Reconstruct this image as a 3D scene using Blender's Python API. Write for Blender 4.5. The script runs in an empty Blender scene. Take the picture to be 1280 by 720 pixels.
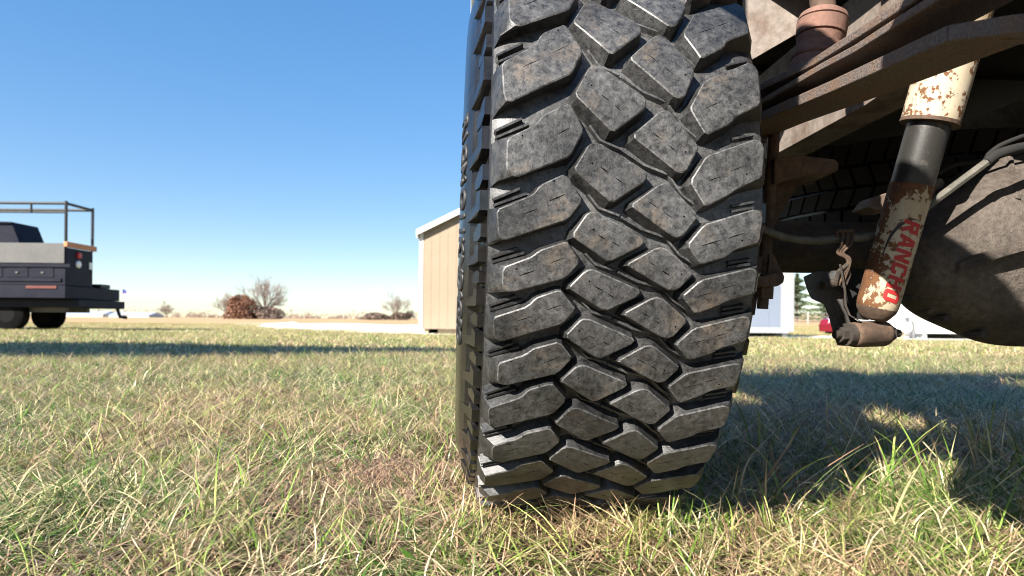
import bpy, bmesh, math, random
import numpy as np
from mathutils import Vector, Matrix

R_ = math.radians
scene = bpy.context.scene
col = scene.collection

# ------------------------------------------------------------------ camera
F_PX = 800.0            # focal length in pixels of a 1280 px wide frame
YH = 404.0              # level line in that frame
ROLL = R_(0.5)
CAM_H = 0.288
cam_d = bpy.data.cameras.new('camera')
cam_d.sensor_width = 36.0
cam_d.lens = F_PX / 1280.0 * 36.0
cam_d.shift_y = (YH - 360.0) / 1280.0
cam_d.clip_start = 0.02
cam_d.clip_end = 6000.0
cam_d.dof.use_dof = True
cam_d.dof.focus_distance = 0.82
cam_d.dof.aperture_fstop = 8.0
cam = bpy.data.objects.new('camera', cam_d)
col.objects.link(cam)
cam.matrix_world = Matrix.Translation((0, 0, CAM_H)) @ Matrix.Rotation(R_(90), 4, 'X') @ Matrix.Rotation(ROLL, 4, 'Z')
scene.camera = cam

# ------------------------------------------------------------------ sky, sun, exposure
SUN_EL, SUN_AZ = R_(33.0), R_(40.0)      # the sun stands behind the camera, AZ to its left
world = bpy.data.worlds.new('World')
scene.world = world
world.use_nodes = True
wn = world.node_tree.nodes
sky = wn.new('ShaderNodeTexSky')
sky.sky_type = 'NISHITA'
sky.sun_disc = False
sky.sun_elevation = SUN_EL
sky.sun_rotation = R_(180.0) + SUN_AZ
sky.altitude = 0.0
sky.air_density = 0.8
sky.dust_density = 0.2
sky.ozone_density = 0.5
wn['Background'].inputs['Strength'].default_value = 0.145
hs = wn.new('ShaderNodeHueSaturation')
hs.inputs['Saturation'].default_value = 2.05
hs.inputs['Hue'].default_value = 0.507
gm = wn.new('ShaderNodeGamma')           # softer step from zenith to horizon
gm.inputs[1].default_value = 0.5
world.node_tree.links.new(sky.outputs[0], gm.inputs[0])
world.node_tree.links.new(gm.outputs[0], hs.inputs['Color'])
world.node_tree.links.new(hs.outputs[0], wn['Background'].inputs['Color'])

to_sun = Vector((-math.sin(SUN_AZ) * math.cos(SUN_EL), -math.cos(SUN_AZ) * math.cos(SUN_EL), math.sin(SUN_EL)))
sun_d = bpy.data.lights.new('sun', 'SUN')
sun_d.energy = 5.0
sun_d.angle = R_(0.5)
sun_d.color = (1.0, 0.94, 0.85)
sun = bpy.data.objects.new('sun', sun_d)
col.objects.link(sun)
sun.rotation_euler = to_sun.to_track_quat('Z', 'Y').to_euler()
sun.location = to_sun * 30

vs = scene.view_settings
vs.view_transform = 'Standard'
vs.look = 'None'
vs.exposure = 1.62
vs.gamma = 1.0
vs.use_curve_mapping = False
scene.cycles.max_bounces = 8
scene.cycles.transparent_max_bounces = 6
scene.cycles.use_denoising = True
scene.cycles.pixel_filter_type = 'BLACKMAN_HARRIS'
scene.cycles.filter_width = 1.0

# ------------------------------------------------------------------ measuring helpers
def P(x, y, d):
    """world point seen at pixel (x, y) of the 1280x720 frame, d metres ahead"""
    dx, dy = x - 640.0, y - YH
    c, s = math.cos(ROLL), math.sin(ROLL)
    a, b = dx * c + dy * s, -dx * s + dy * c
    return Vector((a / F_PX * d, d, CAM_H - b / F_PX * d))

def terrain(x, y):
    k = 0.006 + 0.013 * min(1.0, max(0.0, (x + 2.0) / 12.0))
    z = k * max(0.0, y - 26.0) if y < 600 else k * 574.0
    z += 0.012 * math.sin(x * 1.3 + 0.4) * math.sin(y * 1.1) * min(1.0, max(0.0, (y - 2.5) / 4.0))
    return z

# ------------------------------------------------------------------ material helpers
MATS = {}
def new_mat(name):
    m = bpy.data.materials.new(name)
    m.use_nodes = True
    MATS[name] = m
    return m, m.node_tree.nodes, m.node_tree.links, m.node_tree.nodes['Principled BSDF']

def ramp(n, stops):
    r = n.new('ShaderNodeValToRGB')
    e = r.color_ramp.elements
    e[0].position, e[0].color = stops[0][0], (*stops[0][1], 1)
    e[1].position, e[1].color = stops[-1][0], (*stops[-1][1], 1)
    for p, c in stops[1:-1]:
        x = e.new(p)
        x.color = (*c, 1)
    return r

def noise(n, l, vec, scale, detail=4, rough=0.6, dist=0.0):
    t = n.new('ShaderNodeTexNoise')
    t.inputs['Scale'].default_value = scale
    t.inputs['Detail'].default_value = detail
    t.inputs['Roughness'].default_value = rough
    t.inputs['Distortion'].default_value = dist
    if vec is not None:
        l.new(vec, t.inputs['Vector'])
    return t

def mixc(n, l, fac, a, b, mode='MIX'):
    m = n.new('ShaderNodeMix')
    m.data_type = 'RGBA'
    m.blend_type = mode
    for sock, v in ((m.inputs[0], fac), (m.inputs[6], a), (m.inputs[7], b)):
        if isinstance(v, (int, float)):
            sock.default_value = v
        elif isinstance(v, tuple):
            sock.default_value = (*v, 1)
        else:
            l.new(v, sock)
    return m.outputs[2]

def bump(n, l, h, strength, dist, bsdf):
    b = n.new('ShaderNodeBump')
    b.inputs['Strength'].default_value = strength
    b.inputs['Distance'].default_value = dist
    l.new(h, b.inputs['Height'])
    l.new(b.outputs[0], bsdf.inputs['Normal'])
    return b

def wpos(n):
    return n.new('ShaderNodeNewGeometry').outputs['Position']

def mat_layers(name, base, spots, scale, lo, hi, rough=0.7, metallic=0.0, fine=0.25, bstr=0.3, bdist=0.002, spec=0.5, fscale=6.0):
    """base colour, a second colour in noise patches, and a fine mottling"""
    m, n, l, b = new_mat(name)
    p = wpos(n)
    a = noise(n, l, p, scale, 6, 0.65)
    mr = n.new('ShaderNodeMapRange')
    mr.inputs[1].default_value, mr.inputs[2].default_value = lo, hi
    l.new(a.outputs[0], mr.inputs[0])
    c = mixc(n, l, mr.outputs[0], base, spots)
    f = noise(n, l, p, scale * fscale, 5, 0.7)
    r = ramp(n, [(0.3, (1 - fine,) * 3), (0.7, (1 + fine,) * 3)])
    l.new(f.outputs[0], r.inputs[0])
    c = mixc(n, l, 1.0, c, r.outputs[0], 'MULTIPLY')
    l.new(c, b.inputs['Base Color'])
    b.inputs['Roughness'].default_value = rough
    b.inputs['Metallic'].default_value = metallic
    b.inputs['Specular IOR Level'].default_value = spec
    if bstr:
        bump(n, l, f.outputs[0], bstr, bdist, b)
    return m

def plain(name, c, rough=0.6, metallic=0.0, spec=0.5, var=0.12, scale=9.0):
    return mat_layers(name, c, tuple(x * (1 - 2 * var) for x in c), scale, 0.35, 0.7, rough, metallic, var, 0.1, 0.001, spec)

# rubber ------------------------------------------------------------
def rubber_worn(name, base, light, tan, tan_lo):
    m, n, l, b = new_mat(name)
    p = wpos(n)
    a = noise(n, l, p, 130, 9, 0.78, 0.4)
    r = ramp(n, [(0.36, base), (0.50, tuple((x + y) / 2 for x, y in zip(base, light))), (0.64, light)])
    l.new(a.outputs[0], r.inputs[0])
    d = noise(n, l, p, 16, 5, 0.7)
    d2 = noise(n, l, p, 130, 4, 0.8)
    mul = n.new('ShaderNodeMath'); mul.operation = 'MULTIPLY'
    mr = n.new('ShaderNodeMapRange')
    mr.inputs[1].default_value, mr.inputs[2].default_value = tan_lo, tan_lo + 0.13
    l.new(d.outputs[0], mr.inputs[0])
    mr2 = n.new('ShaderNodeMapRange')
    mr2.inputs[1].default_value, mr2.inputs[2].default_value = 0.36, 0.66
    l.new(d2.outputs[0], mr2.inputs[0])
    l.new(mr.outputs[0], mul.inputs[0]); l.new(mr2.outputs[0], mul.inputs[1])
    c = mixc(n, l, mul.outputs[0], r.outputs[0], tan)
    w = noise(n, l, p, 420, 3, 0.6)
    rw = ramp(n, [(0.30, (0.45,) * 3), (0.42, (1.0,) * 3), (0.66, (1.05,) * 3), (0.78, (1.9,) * 3)])
    l.new(w.outputs[0], rw.inputs[0])
    c = mixc(n, l, 1.0, c, rw.outputs[0], 'MULTIPLY')
    lf = noise(n, l, p, 13, 3, 0.6)
    rl = ramp(n, [(0.36, (0.50,) * 3), (0.62, (1.12,) * 3)])
    l.new(lf.outputs[0], rl.inputs[0])
    c = mixc(n, l, 1.0, c, rl.outputs[0], 'MULTIPLY')
    l.new(c, b.inputs['Base Color'])
    rr = n.new('ShaderNodeMapRange')
    rr.inputs[3].default_value, rr.inputs[4].default_value = 0.27, 0.58
    l.new(a.outputs[0], rr.inputs[0])
    l.new(rr.outputs[0], b.inputs['Roughness'])
    mb = n.new('ShaderNodeMath'); mb.operation = 'ADD'
    l.new(a.outputs[0], mb.inputs[0]); l.new(w.outputs[0], mb.inputs[1])
    bump(n, l, mb.outputs[0], 0.35, 0.0012, b)
    return m

M_TREAD = rubber_worn('tread_rubber_worn', (0.012, 0.012, 0.0125), (0.095, 0.094, 0.093), (0.135, 0.103, 0.073), 0.54)
M_EDGE = rubber_worn('tread_rubber_edge', (0.018, 0.018, 0.018), (0.16, 0.156, 0.152), (0.13, 0.105, 0.08), 0.58)
M_WALL = rubber_worn('tread_rubber_wall', (0.008, 0.008, 0.0082), (0.055, 0.0545, 0.054), (0.07, 0.056, 0.041), 0.59)  # block walls, colour darkened to deepen the shade between blocks
M_GROOVE = rubber_worn('tread_rubber_groove', (0.016, 0.016, 0.0165), (0.105, 0.104, 0.104), (0.085, 0.072, 0.055), 0.62)
M_SLIT = plain('sipe_rubber', (0.012, 0.012, 0.012), 0.8)
m, n, l, b = new_mat('sidewall_rubber')
a = noise(n, l, wpos(n), 60, 6, 0.7)
r = ramp(n, [(0.35, (0.006, 0.006, 0.0065)), (0.7, (0.016, 0.0155, 0.015))]); l.new(a.outputs[0], r.inputs[0])
l.new(r.outputs[0], b.inputs['Base Color'])
rr = n.new('ShaderNodeMapRange'); rr.inputs[3].default_value, rr.inputs[4].default_value = 0.12, 0.30
l.new(a.outputs[0], rr.inputs[0]); l.new(rr.outputs[0], b.inputs['Roughness'])
bump(n, l, noise(n, l, wpos(n), 300, 3).outputs[0], 0.12, 0.0006, b)
M_SIDE = m
M_LETTER = mat_layers('raised_letter_rubber', (0.014, 0.014, 0.0145), (0.03, 0.029, 0.028), 60, .4, .7, .55, 0, .3, .2, .0006)

# metals and paint ----------------------------------------------------
M_RUST = mat_layers('rusty_steel', (0.0533, 0.0326, 0.0215), (0.1110, 0.0668, 0.0422), 22, 0.4, 0.68, 0.85, 0.0, 0.35, 0.5, 0.002)
M_SPRING = mat_layers('spring_steel', (0.1360, 0.1066, 0.0922), (0.1748, 0.0947, 0.0493), 26, 0.45, 0.7, 0.7, 0.0, 0.55, 0.9, 0.004, fscale=16)
M_FRAME = mat_layers('frame_steel', (0.1702, 0.1406, 0.1184), (0.0962, 0.0629, 0.0444), 14, 0.45, 0.66, 0.75, 0.0, 0.3, 0.4, 0.002)
M_STOP = mat_layers('bump_stop_rubber', (0.1850, 0.0947, 0.0681), (0.1258, 0.0740, 0.0570), 30, 0.4, 0.7, 0.85, 0.0, 0.2, 0.4, 0.002)
M_AXLE = mat_layers('axle_grime', (0.0266, 0.0207, 0.0163), (0.0555, 0.0407, 0.0311), 18, 0.4, 0.7, 0.85, 0.0, 0.35, 0.6, 0.003)
M_DIFF = mat_layers('differential_cast_iron', (0.0891, 0.0721, 0.0585), (0.0395, 0.0293, 0.0224), 12, 0.44, 0.68, 0.8, 0.0, 0.42, 1.0, 0.005, fscale=9)
M_BRACKET = mat_layers('bracket_steel', (0.0629, 0.0607, 0.0592), (0.0370, 0.0311, 0.0274), 25, 0.4, 0.7, 0.7, 0.0, 0.35, 0.5, 0.002)
M_BLACKTUBE = mat_layers('shock_rod_tube', (0.022, 0.021, 0.019), (0.075, 0.066, 0.056), 60, 0.58, 0.72, 0.42, 0.0, 0.2, 0.3, 0.001)
M_HOSE = mat_layers('brake_line', (0.0666, 0.0629, 0.0518), (0.1258, 0.1147, 0.0925), 40, 0.45, 0.65, 0.6, 0.0, 0.3, 0.3, 0.001)
M_DARK = plain('dark_paint', (0.012, 0.0125, 0.014), 0.6)
M_UNDER = plain('underbody_black', (0.012, 0.0115, 0.011), 0.9)
M_WHITE = plain('white_body_paint', (0.72, 0.72, 0.72), 0.35, var=0.03)
M_STEEL = plain('wheel_steel', (0.25, 0.25, 0.26), 0.4, 0.6)
M_RED = mat_layers('red_print', (0.36, 0.016, 0.016), (0.36, 0.19, 0.11), 130, 0.80, 0.90, 0.55, 0.0, 0.2, 0.0)
M_SWOOSH = plain('black_print', (0.02, 0.018, 0.016), 0.6)


# ------------------------------------------------------------------ mesh helpers
def spline(pts, k=5):
    """smooth curve through 3-D points"""
    pts = [Vector(p_) for p_ in pts]; out = []
    for i in range(len(pts) - 1):
        a_, b_, c_, d_ = pts[max(0, i - 1)], pts[i], pts[i + 1], pts[min(len(pts) - 1, i + 2)]
        for j in range(k):
            t = j / k
            out.append(.5 * ((2 * b_) + (c_ - a_) * t + (2 * a_ - 5 * b_ + 4 * c_ - d_) * t * t + (3 * b_ - a_ - 3 * c_ + d_) * t ** 3))
    return out + [pts[-1]]
class MB:
    def __init__(self):
        self.v, self.f, self.m = [], [], []
    def add(self, verts, faces, mi=0):
        o = len(self.v)
        self.v += [Vector(p) for p in verts]
        self.f += [tuple(i + o for i in f) for f in faces]
        self.m += [mi] * len(faces)
        return self
    def hexa(self, p, mi=0):
        """p: 8 corners, bottom ring then top ring"""
        return self.add(p, [(3, 2, 1, 0), (4, 5, 6, 7), (0, 1, 5, 4), (1, 2, 6, 5), (2, 3, 7, 6), (3, 0, 4, 7)], mi)
    def box(self, x0, x1, y0, y1, z0, z1, mi=0):
        return self.hexa([(x0, y0, z0), (x1, y0, z0), (x1, y1, z0), (x0, y1, z0), (x0, y0, z1), (x1, y0, z1), (x1, y1, z1), (x0, y1, z1)], mi)
    def prism(self, poly, vec, mi=0):
        k = len(poly); vec = Vector(vec)
        a = [Vector(p) for p in poly]; bb = [p + vec for p in a]
        fs = [tuple(range(k)), tuple(range(2 * k - 1, k - 1, -1))]
        fs += [(i, k + i, k + (i + 1) % k, (i + 1) % k) for i in range(k)]
        return self.add(a + bb, fs, mi)
    def tube(self, pts, rad, seg=10, mi=0, cap=True):
        pts = [Vector(p) for p in pts]
        if not hasattr(rad, '__len__'): rad = [rad] * len(pts)
        vs_, fs = [], []
        ref = None
        for i, p in enumerate(pts):
            t = (pts[min(i + 1, len(pts) - 1)] - pts[max(i - 1, 0)]).normalized()
            if ref is None or abs(ref.dot(t)) > 0.98:
                ref = Vector((0, 0, 1)) if abs(t.z) < 0.9 else Vector((1, 0, 0))
            u = (ref - t * ref.dot(t)).normalized(); w = t.cross(u); ref = u
            for k in range(seg):
                a_ = 2 * math.pi * k / seg
                vs_.append(p + (u * math.cos(a_) + w * math.sin(a_)) * rad[i])
        for i in range(len(pts) - 1):
            for k in range(seg):
                fs.append((i * seg + k, i * seg + (k + 1) % seg, (i + 1) * seg + (k + 1) % seg, (i + 1) * seg + k))
        if cap:
            fs.append(tuple(range(seg - 1, -1, -1)))
            fs.append(tuple((len(pts) - 1) * seg + k for k in range(seg)))
        return self.add(vs_, fs, mi)
    def loft(self, rings, mi=0, cap=True):
        k = len(rings[0]); vs_ = [p for r_ in rings for p in r_]; fs = []
        for i in range(len(rings) - 1):
            for j in range(k):
                fs.append((i * k + j, i * k + (j + 1) % k, (i + 1) * k + (j + 1) % k, (i + 1) * k + j))
        if cap:
            fs.append(tuple(range(k - 1, -1, -1))); fs.append(tuple((len(rings) - 1) * k + j for j in range(k)))
        return self.add(vs_, fs, mi)
    def mesh(self, name, mats, angle=35, inv=None):
        me = bpy.data.meshes.new(name)
        vv = [inv @ p for p in self.v] if inv is not None else self.v
        me.from_pydata([tuple(p) for p in vv], [], self.f)
        for mm in (mats if isinstance(mats, (list, tuple)) else [mats]): me.materials.append(mm)
        me.polygons.foreach_set('material_index', self.m)
        me.polygons.foreach_set('use_smooth', [True] * len(self.f))
        bm = bmesh.new(); bm.from_mesh(me); bmesh.ops.recalc_face_normals(bm, faces=bm.faces); bm.to_mesh(me); bm.free()
        me.set_sharp_from_angle(angle=R_(angle))
        me.update()
        return me
    def build(self, name, mats, parent=None, angle=35, inv=None, bevel=0.0):
        o = bpy.data.objects.new(name, self.mesh(name, mats, angle, inv))
        col.objects.link(o)
        if parent: o.parent = parent
        if bevel:
            md = o.modifiers.new('bevel', 'BEVEL'); md.width = bevel; md.segments = 2; md.limit_method = 'ANGLE'
        return o

def tag(o, label=None, cat=None, group=None, kind=None):
    for k, v in (('label', label), ('category', cat), ('group', group), ('kind', kind)):
        if v: o[k] = v
    return o
def empty(name, loc=(0, 0, 0), rz=0.0):
    o = bpy.data.objects.new(name, None)
    o.empty_display_size = 0.1
    col.objects.link(o); o.location = loc; o.rotation_euler = (0, 0, rz)
    return o
def frame_of(o):
    return Matrix.Translation(o.location) @ Matrix.Rotation(o.rotation_euler[2], 4, 'Z')

# ================================================================== ground
rnd = random.Random(7)
m, n, l, b = new_mat('field_ground')
p = wpos(n)
sep = n.new('ShaderNodeSeparateXYZ'); l.new(p, sep.inputs[0])
big = noise(n, l, p, 0.55, 5, 0.65)
fine = noise(n, l, p, 38, 6, 0.75, 0.6)
near = ramp(n, [(0.32, (0.03, 0.02, 0.012)), (0.55, (0.09, 0.062, 0.04)), (0.75, (0.22, 0.16, 0.105))])  # soil colour lowered so the gaps between blades look shaded
l.new(fine.outputs[0], near.inputs[0])
mid = ramp(n, [(0.35, (0.16, 0.18, 0.07)), (0.5, (0.30, 0.27, 0.13)), (0.66, (0.46, 0.36, 0.20))])
l.new(big.outputs[0], mid.inputs[0])
far = ramp(n, [(0.3, (0.30, 0.20, 0.105)), (0.7, (0.47, 0.335, 0.19))])
l.new(noise(n, l, p, 0.12, 5).outputs[0], far.inputs[0])
mr = n.new('ShaderNodeMapRange'); mr.inputs[1].default_value, mr.inputs[2].default_value = 3.0, 10.0; l.new(sep.outputs[1], mr.inputs[0])
mr2 = n.new('ShaderNodeMapRange'); mr2.inputs[1].default_value, mr2.inputs[2].default_value = 14.0, 30.0; l.new(sep.outputs[1], mr2.inputs[0])
c = mixc(n, l, mr.outputs[0], near.outputs[0], mid.outputs[0])
c = mixc(n, l, mr2.outputs[0], c, far.outputs[0])
l.new(c, b.inputs['Base Color']); b.inputs['Roughness'].default_value = 0.95; b.inputs['Specular IOR Level'].default_value = 0.1
bump(n, l, fine.outputs[0], 0.8, 0.012, b)
M_GROUND = m

radii = [0.0] + [0.25 * 1.17 ** i for i in range(56)]
NA = 96
vs_, fs = [(0, 0, 0)], []
for r_ in radii[1:]:
    for k in range(NA):
        a_ = 2 * math.pi * k / NA
        x, y = r_ * math.sin(a_), r_ * math.cos(a_)
        vs_.append((x, y, terrain(x, y)))
for k in range(NA):
    fs.append((0, 1 + (k + 1) % NA, 1 + k))
for i in range(len(radii) - 2):
    for k in range(NA):
        a0 = 1 + i * NA + k; a1 = 1 + i * NA + (k + 1) % NA
        fs.append((a0, a1, a1 + NA, a0 + NA))
g = MB(); g.add(vs_, fs)
ground = g.build('ground', M_GROUND, angle=180)
tag(ground, kind='structure')

# white crushed-stone drive
m, n, l, b = new_mat('white_crushed_stone')
p = wpos(n)
vo = n.new('ShaderNodeTexVoronoi'); vo.inputs['Scale'].default_value = 14; l.new(p, vo.inputs['Vector'])
r = ramp(n, [(0.0, (0.55, 0.53, 0.50)), (0.5, (0.80, 0.78, 0.74)), (1.0, (0.88, 0.86, 0.83))]); l.new(vo.outputs['Color'], r.inputs[0])
l.new(r.outputs[0], b.inputs['Base Color']); b.inputs['Roughness'].default_value = 0.95
bump(n, l, vo.outputs['Distance'], 1.0, 0.04, b)
M_STONE = m
def strip(name, near_pts, far_pts, mat, lift, lump, rows=7):
    mb = MB(); q = []
    k = len(near_pts)
    for j in range(rows):
        t = j / (rows - 1)
        for i in range(k):
            x = near_pts[i][0] * (1 - t) + far_pts[i][0] * t; y = near_pts[i][1] * (1 - t) + far_pts[i][1] * t
            e = 0.0 if j in (0, rows - 1) or i in (0, 1, 2, k - 1) else rnd.uniform(0.2, 1) * lump
            q.append((x, y, terrain(x, y) + lift + e))
    ff = [(j * k + i, j * k + i + 1, (j + 1) * k + i + 1, (j + 1) * k + i) for j in range(rows - 1) for i in range(k - 1)]
    mb.add(q, ff)
    return mb.build(name, mat, angle=180)
def line(a_, b_, k, jit):
    return [(a_[0] + (b_[0] - a_[0]) * i / (k - 1), a_[1] + (b_[1] - a_[1]) * i / (k - 1) + rnd.uniform(-jit, jit)) for i in range(k)]
# left arm runs away behind the tan shed, right arm passes in front of the sheds
dl = strip('gravel_drive', [(-15.5, 36)] + [(-13.0 + 11.0 * (i / 20.0), 33.5 - 19.0 * (i / 20.0) ** 0.72 + rnd.uniform(-0.3, 0.3)) for i in range(21)] + [(-0.5, 14.2)],
           [(-19, 44)] + [(-17 + 17.5 * (i / 20.0), 44 + 2 * math.sin(i) - 8 * i / 20) for i in range(21)] + [(0.6, 36)], M_STONE, 0.004, 0.16)
tag(dl, kind='structure')
dr = strip('gravel_road', line((3.0, 13.4), (22, 11.2), 24, 0.12), line((3.0, 17.3), (22, 16.6), 24, 0.2), M_STONE, 0.006, 0.02)
tag(dr, kind='structure')

# ================================================================== the truck
O = Vector((0.093, 1.086, 0.0)); PSI = 0.070
truck = empty('truck', O, PSI)
tag(truck, 'white lifted truck seen from below with rusty leaf spring, axle and huge muddy tyre', 'truck')
TI = frame_of(truck).inverted()
def tp(mb, name, mats, parent=None, angle=35, bevel=0.0):
    """a part of the truck given in world coordinates"""
    return mb.build(name, mats, parent or truck, angle, TI, bevel)
TW = frame_of(truck)
def L(x, y, z): return TW @ Vector((x, y, z))

# ---------------- wheel
RW, ZC, TAU = 0.435, 0.425, 0.024
pr = [(0.0, .0165), (.05, .0165), (.10, .0168), (.118, .0175), (.130, .0195), (.138, .0225), (.1435, .0255), (.1462, .0275), (.1478, .0285), (.1478, .0305), (.1462, .0320),
      (.1475, .0400), (.1505, .0520), (.1560, .0630), (.1650, .0680), (.1660, .0705), (.1705, .0780), (.1740, .0900), (.1768, .1030), (.1782, .1180), (.1772, .1350), (.1700, .1600), (.1550, .1850), (.1330, .2030), (.1200, .2080)]
prof = [(-u, RW - d) for u, d in reversed(pr)] + [(u, RW - d) for u, d in pr[1:]]
NS = 200
w = MB(); q = []; ff = []
for k in range(NS):
    t = 2 * math.pi * k / NS
    for (u, r_) in prof: q.append((u, -r_ * math.cos(t), -r_ * math.sin(t)))
np_ = len(prof)
for k in range(NS):
    for i in range(np_ - 1):
        a0 = k * np_ + i; b0 = ((k + 1) % NS) * np_ + i
        ff.append((a0, a0 + 1, b0 + 1, b0))
w.add(q, ff)
for i in range(len(w.m)):
    j = i % (np_ - 1)
    u = abs((prof[j][0] + prof[j + 1][0]) / 2)
    w.m[i] = 1 if u < 0.1462 else 0
wheel = w.build('wheel', [M_SIDE, M_GROOVE], truck, angle=50)
wheel.location = (0, 0, ZC); wheel.rotation_euler = (0, TAU, 0)
tag(wheel, 'large off-road tyre with blocky dusty tread')
wheel2 = bpy.data.objects.new('wheel', wheel.data); col.objects.link(wheel2)
wheel2.parent = truck; wheel2.location = (1.66, 0, ZC); wheel2.rotation_euler = (0, -TAU, math.pi)

# angular positions of the tread rows (the rows of a tyre differ in length on purpose)
anch = [-.62, -.399, -.178, -.002, .144, .262, .386, .510, .652, .800, .955, 1.10]
seq = [.15, .13, .17, .19, .14, .12, .16, .2, .15, .13, .12, .18, .14, .16, .13, .19, .15, .12, .14, .17, .13, .16, .18, .14, .12, .15, .17, .13, .2, .16]
rem = 2 * math.pi - (anch[-1] - anch[0])
NR0 = len(anch) - 1
sc = rem / sum(seq)
for s_ in seq: anch.append(anch[-1] + s_ * sc)
NROW = len(anch) - 1                      # anch[NROW] = anch[0] + 2 pi
def theta(k, v):
    x = k + v + 1.0
    turn = math.floor(x / NROW); x -= turn * NROW
    i = int(x); t = x - i
    return anch[i] * (1 - t) + anch[i + 1] * t + turn * 2 * math.pi
def onwheel(u, th, r_): return Vector((u, -r_ * math.cos(th), -r_ * math.sin(th)))

TPL = {
 'A1': [(-139.2, -.563), (-103.9, -.827), (-95.8, -1.003), (-71.5, -1.170), (-52.6, -.785), (-65.5, -.471), (-130.7, -.076), (-136.7, -.150)],
 'A0': [(-131.6, -.591), (-101.8, -.821), (-95.7, -.957), (-67.1, -1.120), (-52.0, -.765), (-66.1, -.400), (-121.9, -.071), (-131.2, -.167)],
 'B': [(-62.8, -.220), (-46.9, -.589), (-38.4, -.624), (13.2, -.220), (12.3, -.111), (-22.4, .247)],
 'C': [(-4.0, .271), (26.3, -.087), (35.0, -.103), (68.1, .377), (53.0, .740), (44.2, .758)],
 'D': [(58.1, -.134), (75.2, -.490), (129.5, -.780), (136.5, -.685), (134.9, -.231), (107.2, -.073), (100.9, .032), (74.8, .222)],
}
OUTER = {'A1': (0, 7, 6), 'A0': (0, 7, 6), 'D': (2, 3, 4), 'B': (), 'C': ()}
SIPES = {
 'A1': ([((-115.7, -.518), (-97.4, -.633)), ((-86.7, -.722), (-68.2, -.858))], [(-81.1, -1.056)]),
 'A0': ([((-114.1, -.431), (-95.9, -.568)), ((-85.7, -.651), (-67.7, -.801))], [(-114.6, -.617)]),
 'B': ([((-36.6, -.256), (-28.1, -.182)), ((-21.4, -.127), (-13.0, -.051))], [(-43.0, -.33)]),
 'C': ([((17.7, .206), (27.7, .305)), ((32.7, .362), (41.5, .454))], [(52.5, .439)]),
 'D': ([((73.0, -.150), (93.0, -.258)), ((99.0, -.300), (116.9, -.405))], [(117.0, -.247)]),
}
def offset_poly(pts, d):
    """pts: list of (x, y); positive d moves inwards for a counter-clockwise or clockwise ring alike"""
    k = len(pts); area = sum(pts[i][0] * pts[(i + 1) % k][1] - pts[(i + 1) % k][0] * pts[i][1] for i in range(k))
    sg = 1 if area > 0 else -1
    out = []
    for i in range(k):
        p0, p1, p2 = (Vector(pts[(i + j) % k]) for j in (-1, 0, 1))
        e1 = (p1 - p0).normalized(); e2 = (p2 - p1).normalized()
        n1 = Vector((-e1.y, e1.x)) * sg; n2 = Vector((-e2.y, e2.x)) * sg
        nb = (n1 + n2).normalized()
        out.append(tuple(p1 + nb * min(d / max(0.35, nb.dot(n1)), abs(d) * 1.9) if d > 0 else p1 + nb * max(d / max(0.35, nb.dot(n1)), -abs(d) * 1.9)))
    return out

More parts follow.
